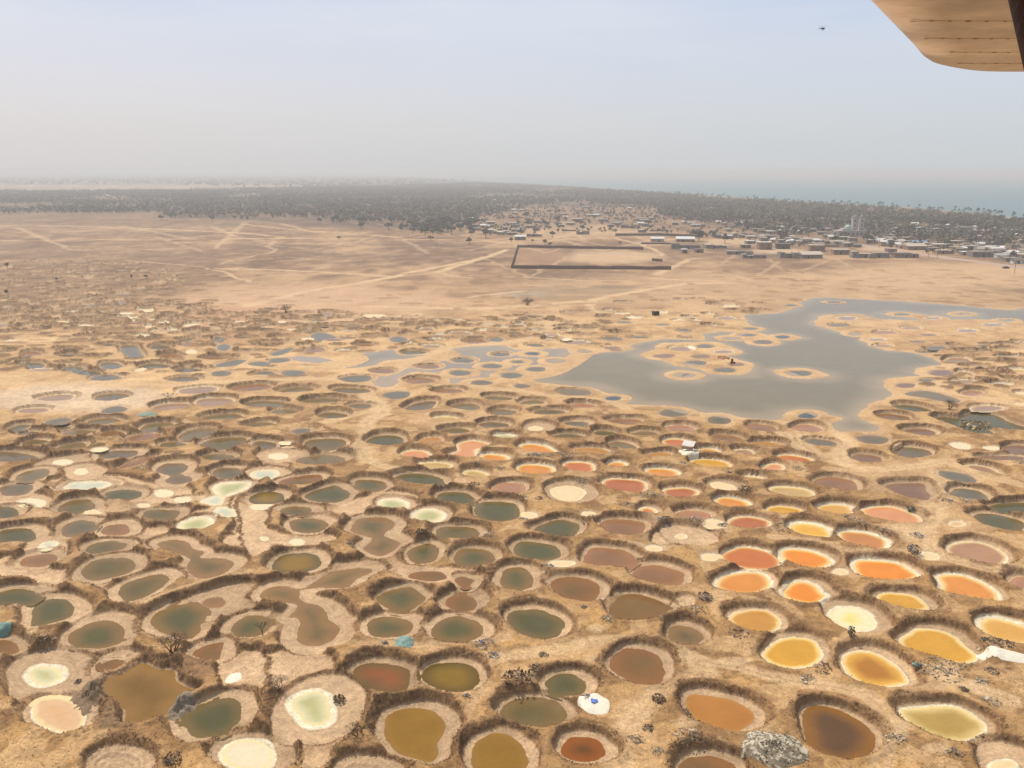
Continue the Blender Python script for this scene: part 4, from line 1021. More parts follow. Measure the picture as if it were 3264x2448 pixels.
for nm, wdw, s in LG:
    r, c = wdw; h0, h1 = min(s.shape[0] - 1, NR - 1 - r.start), min(s.shape[1] - 1, NC - 1 - c.start)
    fw_ = fo[r, c][:h0, :h1]; fm = (s[:h0, :h1] < 4) & ((fw_ < 0) | (WLA[np.maximum(fw_, 0)] < .19)); faces = QF[r, c][:h0, :h1][fm]; n = n1[wdw]; ls = n4[wdw]
    A_, B_ = {'a': ((134, 119, 85), (165, 143, 108)), 'b': ((160, 142, 116), (180, 154, 124)), 'c': ((134, 126, 104), (166, 146, 118)), 'd': ((156, 142, 128), (172, 152, 132))}[nm]
    k = np.clip(sst(0, 9, -s + 8*(ls - .45) + 3*(n - .5)) * 1.0, 0, 1)[..., None]; colw = alb(*B_)*(1 - k) + alb(*A_)*k; k = (sst(-2.6, .3, s + 3*(n - .5))*.55)[..., None]; colw = colw*(1 - k) + alb(180, 154, 118)*k
    ids, inv = np.unique(faces, return_inverse=True); V = VV[ids].copy(); V[:, 2] = {'a': -.12, 'b': -.133, 'c': -.128, 'd': -.138}[nm]
    o = fast_mesh('water', V, inv.reshape(-1, 4), colw[ids//NC - r.start, ids % NC - c.start], M_lag); tag(o, kind='structure')
    o.name = 'lagoon_water'
# sea
sp_ = [(float(x) - (30 if i < 12 else 60), float(y) - 60) for i, (x, y) in enumerate(Cst)]
sv = sp_ + [(Cst[-1, 0] - 60, 14900), (14900, 14900), (14900, float(Cst[0, 1]) - 60)]
mb = MB(); mb.add([(x, y, -.9) for x, y in sv], [tuple(range(len(sv)))], (1, 1, 1)); sea = mb.build('sea', M_sea); tag(sea, kind='structure')
bm_ = sea.data
import bmesh
b_ = bmesh.new(); b_.from_mesh(bm_); bmesh.ops.triangulate(b_, faces=b_.faces)
for f in b_.faces:
    if f.normal.z < 0: f.normal_flip()
b_.to_mesh(bm_); b_.free()
def zat(x, y):
    """height of the ground grid at a point"""
    r = int(np.clip(np.searchsorted(YR, y), 0, NR - 1)); c = int(np.clip(np.searchsorted(U, x/max(y, 1)), 0, NC - 1)); return float(Z[r, c])
# ---------------------------------------------------------------- dead grass and scrub on the slopes
def tufts():
    m = (Y < 215) & (np.abs(X) < .72*Y) & (Y > 70)
    pr = m*(bank*.8 + (.10 + .5*sp1 + .25*gold[..., 0])*(Z > -.2))*(Y*Y/12000.0)*.17
    pk = np.argwhere(R_.rand(*X.shape) < pr); n = min(len(pk), 260000); pk = pk[R_.permutation(len(pk))[:n]]
    x, y, z, b = X[pk[:, 0], pk[:, 1]], Y[pk[:, 0], pk[:, 1]], Z[pk[:, 0], pk[:, 1]], bank[pk[:, 0], pk[:, 1]]; col = COLR[pk[:, 0], pk[:, 1]]
    V = []; Cc = []
    for k in range(3):
        a = R_.uniform(0, 6.28, n); hh = R_.uniform(.04, .12, n)*(1 + .6*b); wd = R_.uniform(.04, .11, n); ox, oy = R_.normal(0, .12, n), R_.normal(0, .12, n); lx, ly = R_.normal(0, .1, n), R_.normal(0, .1, n)
        p0 = np.stack([x + ox - wd*np.cos(a), y + oy - wd*np.sin(a), z - .03], 1); p1 = np.stack([x + ox + wd*np.cos(a), y + oy + wd*np.sin(a), z - .03], 1); p2 = np.stack([x + ox + lx, y + oy + ly, z + hh], 1)
        V.append(np.stack([p0, p1, p2], 1)); f = R_.uniform(.9, 1.35, (n, 1)); Cc.append(np.repeat((np.clip(col*f*np.array([1.0, .97, .9]), 0, 1))[:, None, :], 3, 1))
    V = np.concatenate(V).reshape(-1, 3); Cc = np.concatenate(Cc).reshape(-1, 3); o = fast_mesh('dry_grass', V, np.arange(len(V)).reshape(-1, 3), Cc, M_scrub, False); tag(o, kind='stuff')
tufts()
# ---------------------------------------------------------------- bushes and leafless trees
def twigs(mb, p, d, l, r, depth, rr, col, spread=.6):
    q = p + d*l; mb.tube(p, q, r, r*.6, col, 4)
    if depth == 0: return
    for _ in range(rr.choice((2, 3, 3))):
        nd = d + np.array([rr.gauss(0, spread), rr.gauss(0, spread), rr.gauss(.1, spread*.6)]); nd /= np.linalg.norm(nd); twigs(mb, q, nd, l*rr.uniform(.6, .85), r*.6, depth - 1, rr, col, spread)
def ground_at(blk, x, y):
    sx, sy = S(blk, x, y); gx, gy = G(sx, sy); gx, gy = float(gx), float(gy); z = zat(gx, gy)
    for _ in range(3): gx, gy = map(float, G(sx, sy, z)); z = zat(gx, gy)
    return gx, gy, z
def bare_tree(blk, x, y, h, spread, label, col=(96, 76, 60), stems=1, depth=5):
    gx, gy, z = ground_at(blk, x, y); rr = random.Random(int(x*3 + y)); t = empty('bare_tree', (gx, gy, z - .1)); tag(t, label, 'tree')
    tr, cw = MB(), MB(); c = alb(*col)
    for k in range(stems):
        d = np.array([rr.gauss(0, .08 if stems == 1 else .5), rr.gauss(0, .08 if stems == 1 else .5), 1.0]); d /= np.linalg.norm(d); l = h*.38
        p0 = np.array([rr.gauss(0, .2*(stems > 1)), rr.gauss(0, .2*(stems > 1)), 0]); q = p0 + d*l*.7; tr.tube(p0, q, .022*h + .02, .014*h + .01, c, 6)
        for _ in range(4):
            nd = d + np.array([rr.gauss(0, spread), rr.gauss(0, spread), rr.uniform(-.1, .3)]); nd /= np.linalg.norm(nd); twigs(cw, q, nd, l*.55, .012*h, depth - 2, rr, c, spread)
    tr.build('trunk', M_bark, t); cw.build('crown', M_bark, t)
bare_tree('A1', 1520, 640, 3.4, .8, 'large leafless grey bush over the bank of the torn pit', stems=5, depth=6)
bare_tree('A2', 108, 500, 2.8, .5, 'slim leafless tree standing on the brown mound between two green ponds', depth=6)
bare_tree('A2', 250, 1010, 2.4, .8, 'leafless spreading bush behind the pale angular salt pool', stems=4, depth=6)
bare_tree('A2', 950, 1350, 2.4, .6, 'leafless upright bush between salt flat and mustard pond', stems=4, depth=6)
bare_tree('B1', 1862, 478, 3.2, .6, 'small leafless tree behind the pale green salt pool', depth=6)
bare_tree('C2', 862, 185, 4.5, .8, 'grey leafless bush in a far scrubby crater', stems=5, depth=6)
bare_tree('C3', 1270, 75, 5.5, .9, 'broad leafless stump bush beside the far track', stems=7, depth=5)
bare_tree('C5', 1455, 1130, 3.6, .7, 'dark leafless bush behind the green pool', stems=5, depth=6)
bare_tree('A2', 1150, 110, 1.0, .8, 'low leafless bush on the bank above the green pond', stems=4, depth=5)
def leafy(mb, c, rad, n, rr, base, fl=1.0, q=.35):
    """a ragged mass of leaf clumps"""
    for _ in range(n):
        u = np.array([rr.gauss(0, 1) for _ in range(3)]); u /= np.linalg.norm(u); r = rr.uniform(.45, 1)**.5
        p = np.array(c) + u*np.array(rad)*r; a = np.array([rr.gauss(0, 1) for _ in range(3)]); a /= np.linalg.norm(a); b = np.cross(a, u + .01); b /= (np.linalg.norm(b) + 1e-6); s = q*rr.uniform(.6, 1.4)
        f = rr.uniform(.65, 1.35); mb.quad([p - a*s - b*s*.5, p + a*s*.9 - b*s*.6, p + a*s + b*s*.7, p - a*s*.7 + b*s], tuple(np.array(base)*f))
def shrub(blk, x, y, r, h, col, label):
    gx, gy, z = ground_at(blk, x, y); rr = random.Random(int(x + 5*y)); t = empty('shrub', (gx, gy, z)); tag(t, label, 'shrub')
    st, fo_ = MB(), MB()
    for k in range(6):
        a = rr.uniform(0, 6.28); st.tube((0, 0, -.05), (r*.6*math.cos(a), r*.6*math.sin(a), h*.7), .03, .012, alb(90, 70, 52), 4)
    leafy(fo_, (0, 0, h*.42), (r, r, h*.5), 120, rr, alb(*col)*2.2, q=.07 + .05*r); st.build('stem', M_bark, t); fo_.build('foliage', M_leaf, t)
shrub('A4', 858, 560, .55, 1.7, (92, 84, 62), 'dark pointed shrub on the bank between pale yellow and dark amber ponds')
shrub('A4', 1440, 770, .5, .8, (110, 124, 108), 'small grey-green shrub beside the rubble below the amber pond')
shrub('A1', 1520, 1600, 1.1, .9, (104, 84, 62), 'round dark brown scrub bush on the near plain')
shrub('A3', 130, 985, 2.0, .9, (108, 84, 60), 'wide dark scrub clump above the olive pond')
shrub('A2', 780, 1070, .8, .9, (100, 82, 60), 'dark scrub bush at the edge of the pale salt flat')
shrub('B4', 1222, 735, .9, 1.0, (84, 88, 74), 'dark shrub at the tip of the mauve pond')
shrub('B4', 1243, 1150, 1.3, 1.6, (96, 92, 88), 'grey dead shrub beside the pale sand pad')
shrub('C5', 1710, 1310, 4.0, 1.6, (148, 124, 84), 'golden grassy mound standing in the green water')
shrub('B2', 1510, 1050, 1.1, .9, (84, 74, 58), 'dark bush on the bank behind a green pond')
shrub('B3', 2140, 650, 1.4, .8, (106, 88, 64), 'scrub bush on the bank beside an orange pond')
shrub('A3', 1380, 1060, .9, .6, (112, 88, 64), 'low round brown bush beside the footpath fork')
shrub('A3', 1790, 160, 1.3, .7, (112, 100, 86), 'greyish ash-coloured bush behind the littered ground')
shrub('C4', 1220, 615, 2.2, .7, (160, 120, 84), 'low brown bush on the lagoon island')
# ---------------------------------------------------------------- heaps, litter and tarps
KCOL = {'dark': ((110, 94, 82), (136, 116, 98), (80, 72, 70)), 'pale': ((222, 208, 184), (180, 165, 145), (120, 105, 90)), 'grey': ((176, 160, 138), (134, 122, 106), (206, 188, 160)), 'blue': ((84, 104, 160), (210, 205, 200), (110, 100, 96)),
        'mixed': ((226, 214, 196), (104, 92, 82), (160, 144, 124)), 'pink': ((214, 160, 140), (96, 150, 170), (210, 196, 176))}
dn = {}
def pick_label(x, y, what):
    k = relation(x, y, what); dn[k] = dn.get(k, 0) + 1; return k, dn[k] - 1
def debris(blk, x, y, r, kind, h=.35, n=70, fl=1.0, label=None):
    gx, gy, z = ground_at(blk, x, y); rr = random.Random(int(x*2 + y)); m = MB(); n = int(n*1.5); cs = KCOL[kind]
    for i in range(n):
        a = rr.uniform(0, 6.28); q = r*rr.uniform(0, 1)**.7; c = alb(*rr.choice(cs)); s = rr.uniform(.05, .17)*(.6 + .25*r)
        zz = h*(1 - (q/r)**1.5)*rr.uniform(.3, 1.0)
        px, py2 = gx + q*math.cos(a), gy + q*math.sin(a)*fl
        if rr.random() < .6: m.box((q*math.cos(a), q*math.sin(a)*fl, zz + zat(px, py2) - z), (s, s*rr.uniform(.4, 1), s*rr.uniform(.2, .6)), c, rr.uniform(0, 3.1), (rr.gauss(0, .5), rr.gauss(0, .5)), rr.uniform(.4, 1))
        else:
            p = np.array([q*math.cos(a), q*math.sin(a)*fl, zz + .05 + zat(px, py2) - z]); u = np.array([rr.gauss(0, 1), rr.gauss(0, 1), rr.gauss(0, .5)])*s; v = np.array([rr.gauss(0, 1), rr.gauss(0, 1), rr.gauss(0, .5)])*s
            m.quad([p - u, p + v, p + u, p - v*.7], c)
    o = m.build('debris_pile', M_junk); o.location = (gx, gy, z); sx, sy = S(blk, x, y)
    if not label:
        k, rk = pick_label(sx, sy, kind + ' debris'); nm = {'mixed': 'black and white', 'blue': 'blue and white', 'pink': 'pink and blue'}.get(kind, kind); label = f'{nm} litter pile, {ORD[min(rk, 19)]} {k[1]} {k[0]}'
    tag(o, label, 'litter', 'litter piles among the ponds')
for a in (('A3',365,665,.8,'dark'),('A3',290,770,1.0,'dark'),('A3',190,858,1.5,'mixed'),('A3',935,352,1.2,'mixed',.6),('A3',1745,270,1.6,'pale',.2),('A3',1285,1312,.7,'dark'),('A3',1190,1400,1.0,'pale',.15),('A3',1368,1512,.8,'pale'),
          ('A3',1650,1372,1.9,'grey'),('A3',755,1045,.9,'blue'),('A3',2075,468,1.5,'dark',.25),('A3',1640,1165,.8,'dark',.2),('A3',720,240,.5,'grey'),
          ('A4',605,775,1.4,'dark',.8),('A4',480,880,1.2,'mixed',.2),('A4',1680,800,3.2,'grey',.12,150,.9),('A4',2108,812,.9,'dark',.7),('A4',1270,1395,1.2,'pale',.15),('A4',1780,1535,1.0,'mixed'),('A4',2110,1085,1.4,'pale',.2),('A4',1860,970,.6,'dark'),
          ('A4',2010,880,1.0,'grey',.15),('A2',2050,568,1.5,'blue',.35),('A2',2140,665,1.1,'mixed'),('A2',1180,556,.5,'pale'),('A2',1900,1025,.5,'pale'),('A1',400,535,1.3,'mixed'),('A1',690,900,.5,'dark'),
          ('B3',325,668,.8,'dark',.6),('B3',310,288,3.6,'pale',.6,120,.4),('B3',570,320,2.0,'mixed',.6),('B3',705,500,1.6,'mixed',.5),('B3',1320,640,2.6,'pale',.6,110,.7),('B3',1100,722,1.4,'mixed',.5),('B3',800,832,2.0,'dark',.5),('B3',190,850,.9,'blue'),
          ('B3',1435,850,1.5,'blue'),('B3',1720,905,1.6,'mixed',.6),('B3',400,1268,1.5,'mixed',.4),('B3',1440,890,1.2,'dark'),('B3',2005,435,.5,'blue'),('B3',1590,355,.8,'mixed'),('B3',180,665,1.4,'mixed'),('B3',1940,905,1.0,'dark'),
          ('B2',2105,985,1.6,'pale',.6),('B2',885,1080,.9,'mixed'),('B2',2190,405,1.3,'grey'),('B2',1990,352,1.0,'mixed'),('B2',1960,540,1.8,'dark'),('B2',175,552,1.2,'dark'),('B2',900,240,1.6,'pale',.3),
          ('B4',55,945,2.4,'pale',.6),('B4',1265,992,1.3,'blue',.4),('B4',985,1002,1.2,'pale',.4),('B4',1712,697,1.6,'pink',.6),('B4',1545,688,1.2,'pale'),('B4',2185,350,1.6,'mixed'),('B4',715,862,2.4,'mixed',.3),('B4',218,405,1.4,'mixed',.5),
          ('B1',1068,188,1.4,'pale',.7),('B1',1250,400,2.2,'pale',.8),('B1',2095,322,.8,'mixed'),('C2',1525,1005,2.2,'mixed',.6),('C3',280,903,1.2,'dark',.7),('C3',1330,200,1.6,'mixed',.7),('C1',1690,985,2.6,'mixed',.5),('C4',900,215,1.4,'dark')):
    debris(*a)
def heap(name, cat, blk, x, y, rx, ry, h, mat, col, label, seed=1, rough=.12, rot=0.0, spots=None):
    """low irregular dome sitting on the ground"""
    gx, gy, z = ground_at(blk, x, y); n, m = 44, 14; V = [(0, 0, h)]; F_ = []
    for j in range(1, m + 1):
        t = j/m
        for i in range(n):
            a = 2*math.pi*i/n; k = 1 + .06*math.sin(2*a + seed) + .05*math.sin(5*a + 2*seed) ; px, qy = rx*k*t*math.cos(a), ry*k*t*math.sin(a); X1, Y1 = px*math.cos(rot) - qy*math.sin(rot), px*math.sin(rot) + qy*math.cos(rot)
            nn = float(vn(np.array([X1*2.3 + seed*9]), np.array([Y1*2.3]), 3)[0]) + .6*float(vn(np.array([X1*6 + seed*9]), np.array([Y1*6]), 4)[0]); V.append((X1, Y1, h*(1 - t*t)**1.1 + rough*(nn - .8)*(1 - .5*t) + zat(gx + X1, gy + Y1) - z - .06*(t > .95)))
    for i in range(n): F_.append((0, 1 + i, 1 + (i + 1) % n))
    for j in range(m - 1):
        for i in range(n): a, b = 1 + j*n + i, 1 + j*n + (i + 1) % n; F_.append((a, a + n, b + n, b))
    mb = MB(); mb.add(V, F_, alb(*col))
    if spots:
        for k, v in enumerate(V):
            g = float(vn(np.array([v[0]*3.1]), np.array([v[1]*3.1]), 6)[0])
            if g > .42 + .25*(v[1] < 0): mb.c[k] = tuple(alb(*spots))
        rr = random.Random(seed)
        for _ in range(520):
            v = V[rr.randrange(len(V) - n)]; q = rr.uniform(.06, .2); p = (v[0] + rr.gauss(0, .12), v[1] + rr.gauss(0, .12), v[2] + .02); c = alb(*(spots if (float(vn(np.array([p[0]*1.1]), np.array([p[1]*1.1]), 6)[0]) > .5 - .1*p[1]/ry and rr.random() < .7) else rr.choice(((132, 118, 98), (96, 86, 74), (156, 140, 118)))))
            mb.box(p, (q, q*rr.uniform(.6, 1), q*.7), c, rr.uniform(0, 3), (rr.gauss(0, .4), rr.gauss(0, .4)), rr.uniform(.4, .9))
    o = mb.build(name, mat, smooth=not spots); o.location = (gx, gy, z); tag(o, label, cat); return gx, gy, z
heap('salt_heap', 'salt heap', 'A3', 815, 1098, 1.9, 2.2, .35, M_salt, (250, 238, 214), 'low white oval salt heap carrying a blue cloth', 3, .08)
heap('rubble_mound', 'mound', 'A4', 185, 1495, 3.4, 3.4, .75, M_junk, (132, 116, 92), 'grey clod mound topped with white salt at the near edge', 2, .22, 0, (212, 198, 172))
heap('salt_heap', 'salt heap', 'A4', 2225, 660, 3.6, 1.5, .35, M_salt, (246, 234, 212), 'long white salt heap behind the black debris bank', 5, .15, -.6)
heap('spoil_heap', 'mound', 'A1', 1590, 1150, 2.0, 2.2, .3, M_ground, (156, 138, 116), 'grey clod spoil heap between the torn pit and dark green pond', 4, .45)
heap('spoil_heap', 'mound', 'A1', 800, 1040, 2.4, 4.6, .15, M_ground, (142, 118, 92), 'wide rough clay spoil heap behind the peach salt pan', 7, .45)
heap('salt_heap', 'salt heap', 'B3', 1650, 262, 2.4, 2.6, .35, M_salt, (248, 236, 206), 'white salt heap in front of the canopy shelter', 6, .15)
heap('salt_heap', 'salt heap', 'A1', 2060, 870, .95, 1.5, .12, M_salt, (252, 238, 214), 'small bright salt heap on the pale flat behind the slim leafless bush', 1, .04)
debris('A4', 2150, 560, 2.6, 'dark', .45, 130, .6, 'long black debris bank at the edge of the pale amber pond')
# a crumpled sheet of cloth lying on the ground
def cloth(blk, x, y, rx, ry, h, col, label, dz=0.0, name='tarp'):
    gx, gy, z = ground_at(blk, x, y); n = 22; V = []; F_ = []
    for j in range(n):
        for i in range(n):
            u, v = (i/(n - 1) - .5)*2, (j/(n - 1) - .5)*2; X1 = rx*u*math.sqrt(1 - v*v*.42); Y1 = ry*v*math.sqrt(1 - u*u*.42); r = min(1, math.hypot(u, v)/1.05)
            V.append((X1, Y1, h*(1 - r**2.2) + .10*math.sin(X1*5.1 + 2*Y1)*math.cos(Y1*6.3) + .05 + dz + zat(gx + X1, gy + Y1) - z))
    for j in range(n - 1):
        for i in range(n - 1): a = j*n + i; F_.append((a, a + 1, a + n + 1, a + n))
    mb = MB(); mb.add(V, F_, alb(*col)); o = mb.build(name, M_junk, smooth=True); o.location = (gx, gy, z); tag(o, label, 'tarp')
cloth('A2', 1350, 552, 1.25, 1.4, .55, (146, 172, 160), 'teal tarp draped over a heap between two green ponds')
cloth('A1', 30, 412, 1.0, .9, .5, (132, 166, 154), 'teal tarp over a heap at the edge of the grassy track')
cloth('C1', 1485, 1180, 2.6, 2.0, .6, (150, 162, 142), 'far grey-green tarp beside a pink pond')
cloth('A3', 812, 1092, .42, .45, .04, (104, 136, 220), 'crumpled blue cloth on the white salt heap', .36)
# white canopy on poles beside its salt heap
gx, gy, z = ground_at('B3', 1640, 250); t = empty('canopy_shelter', (gx, gy, z), math.radians(-25)); tag(t, 'small shelter with a tilted white canopy roof on a salt heap', 'shelter')
m = MB(); m.box((0, .3, 1.75), (2.7, 2.2, .07), alb(236, 226, 216), 0, (0, .28)); m.build('canopy', M_salt, t)
m = MB(); m.box((0, -.78, .95), (2.3, .06, .5), alb(176, 160, 160)); m.build('screen', M_junk, t)
for sx_ in (-1.2, 1.2):
    for sy_, hh in ((-.7, 1.5), (1.3, 2.0)): m = MB(); m.tube((sx_, sy_, -.1), (sx_, sy_, hh), .05, .05, alb(120, 96, 76)); m.build('pole', M_bark, t)
# pieces standing alone
gx, gy, z = ground_at('C4', 536, 180); t = empty('storage_box', (gx, gy, z), .3); tag(t, 'dark red-brown box standing beside a far crater', 'box')
m = MB(); m.box((0, 0, .8), (2.6, 2.2, 1.6), alb(100, 70, 60)); m.build('body', M_wall, t); m = MB(); m.box((0, 0, 1.68), (2.9, 2.5, .12), alb(74, 54, 48)); m.build('lid', M_wall, t)
gx, gy, z = ground_at('C4', 1306, 662); m = MB(); m.tube((0, 0, -.2), (0, 0, 1.5), .42, .36, alb(120, 84, 56), 9); m.box((.2, 0, .2), (1.6, .7, .4), alb(110, 80, 56), .3)
o = m.build('stump', M_bark); o.location = (gx, gy, z); tag(o, 'brown tree stump on the lagoon island', 'stump')
# ---------------------------------------------------------------- walled compound
def wall_run(name, pts, h, th, col, label, cat='wall'):
    P = [tuple(map(float, G(*p))) for p in pts]; c = np.mean(P, 0); t = empty(name, (c[0], c[1], 0)); tag(t, label, cat)
    for (ax, ay), (bx, by) in zip(P[:-1], P[1:]):
        l = math.hypot(bx - ax, by - ay); a = math.atan2(by - ay, bx - ax); n = max(1, int(l/9)); m, cp = MB(), MB()
        for k in range(n):
            f0 = (k + .5)/n; hh = h*(1 + .05*math.sin(k*2.3 + ax)); x, y = ax + (bx - ax)*f0 - c[0], ay + (by - ay)*f0 - c[1]
            m.box((x, y, hh/2 - .1), (l/n - .02, th, hh + .2), col, a)
        cp.box(((ax + bx)/2 - c[0], (ay + by)/2 - c[1], h*1.06 + .09), (l, th + .12, .14), tuple(np.array(col)*.72), a)
        for k in range(n + 1):
            f0 = k/n; cp.box((ax + (bx - ax)*f0 - c[0], ay + (by - ay)*f0 - c[1], h*.56), (.45, .45, h*1.14), tuple(np.array(col)*.85), a)
        m.build('wall_panel', M_wall, t); cp.build('coping', M_wall, t)
wall_run('boundary_wall', [(2138, 860), (1630, 856), (1650, 789), (2050, 796)], 2.1, .3, alb(146, 116, 98), 'long brown wall round the empty sandy compound')
wall_run('boundary_wall', [(2079, 832), (2110, 834)], 1.8, .35, alb(150, 128, 108), 'short stretch of ruined wall inside the open corner of the compound')
wall_run('boundary_wall', [(1962, 752), (2100, 751), (2240, 757)], 2.2, .3, alb(136, 112, 98), 'dark wall behind the long school roofs')
wall_run('boundary_wall', [(2045, 778), (2160, 779)], 1.2, .3, alb(120, 104, 92), 'low dark wall in front of the long school roofs')
# ---------------------------------------------------------------- houses
WC = [alb(166, 148, 128), alb(186, 162, 136), alb(148, 134, 122), alb(196, 174, 148), alb(158, 144, 134)]; RC = [alb(226, 216, 200), alb(206, 192, 172), alb(176, 160, 142), alb(236, 230, 222), alb(150, 134, 118)]
def make_house(w_, d_, h, wc, rc, kind, seed=0):
    t = empty('house', (0, 0, 0)); m = MB(); r = MB(); rs2 = random.Random(seed + 3)
    if w_ > 13 and kind != 'gable' and kind != 'shed':
        n_ = rs2.choice((2, 3, 4)); x = -w_/2; cuts = sorted(rs2.uniform(.15, .85) for _ in range(n_ - 1)) + [1.0]; p_ = 0
        for c_ in cuts:
            ww = (c_ - p_)*w_; hh = h*rs2.uniform(.62, 1.12); dd_ = d_*rs2.uniform(.5, 1.0); m.box((x + ww/2, (d_ - dd_)*rs2.uniform(-.5, .2), hh/2), (ww - .05, dd_, hh), tuple(np.array(wc)*rs2.uniform(.85, 1.12)))
            if rs2.random() < .6: r.box((x + ww/2, (d_ - dd_)*0, hh + .1), (ww*.92, dd_*.8, .16), tuple(np.array(rc)*rs2.uniform(.9, 1.1)))
            x += ww; p_ = c_
    else: m.box((0, 0, h/2), (w_, d_, h), wc)
    if kind == 'lshape': m.box((w_*.33, -d_*.5 - 1.2, h*.42), (w_*.3, 2.4, h*.84), wc)
    m.build('wall', M_wall, t)
    if kind == 'gable':
        a, b, e = w_/2 + .4, d_/2 + .5, h + d_*.22
        r.add([(-a, -b, h + .05), (a, -b, h + .05), (a, 0, e), (-a, 0, e), (-a, b, h + .05), (a, b, h + .05), (-a, -b, h - .07), (a, -b, h - .07), (a, b, h - .07), (-a, b, h - .07)],
              [(0, 1, 2, 3), (3, 2, 5, 4), (6, 9, 8, 7), (0, 6, 7, 1), (4, 5, 8, 9), (1, 7, 8, 5), (1, 5, 2), (0, 3, 4), (0, 4, 9, 6)], rc)
    elif not r.V: r.box((0, 0, h + .13), (w_ + .7, d_ + .8, .2), rc, 0, (0, .05 if kind == 'shed' else 0))
    r.build('roof', M_roof, t); rr = random.Random(seed); nwin = max(1, int(w_/4))
    dk_ = alb(70, 60, 54)
    dd = MB(); dd.box((w_*rr.uniform(-.2, .2), -d_/2 - .03, 1.0), (1.1, .1, 2.0), dk_); dd.build('door', M_wall, t)
    for k in range(nwin):
        x = -w_/2 + w_*(k + .5)/nwin
        q = MB(); q.box((x, -d_/2 - .03, h*.58), (.9, .1, .8), dk_); q.build('window', M_wall, t)
    return t
def kids(o): return [c for c in bpy.data.objects if c.parent == o]
def clone(src, ks, loc, rz, sc=(1, 1, 1)):
    c = src.copy(); C.objects.link(c); c.location = loc; c.rotation_euler = (0, 0, rz); c.scale = sc
    for k in ks: d = k.copy(); C.objects.link(d); d.parent = c
    return c
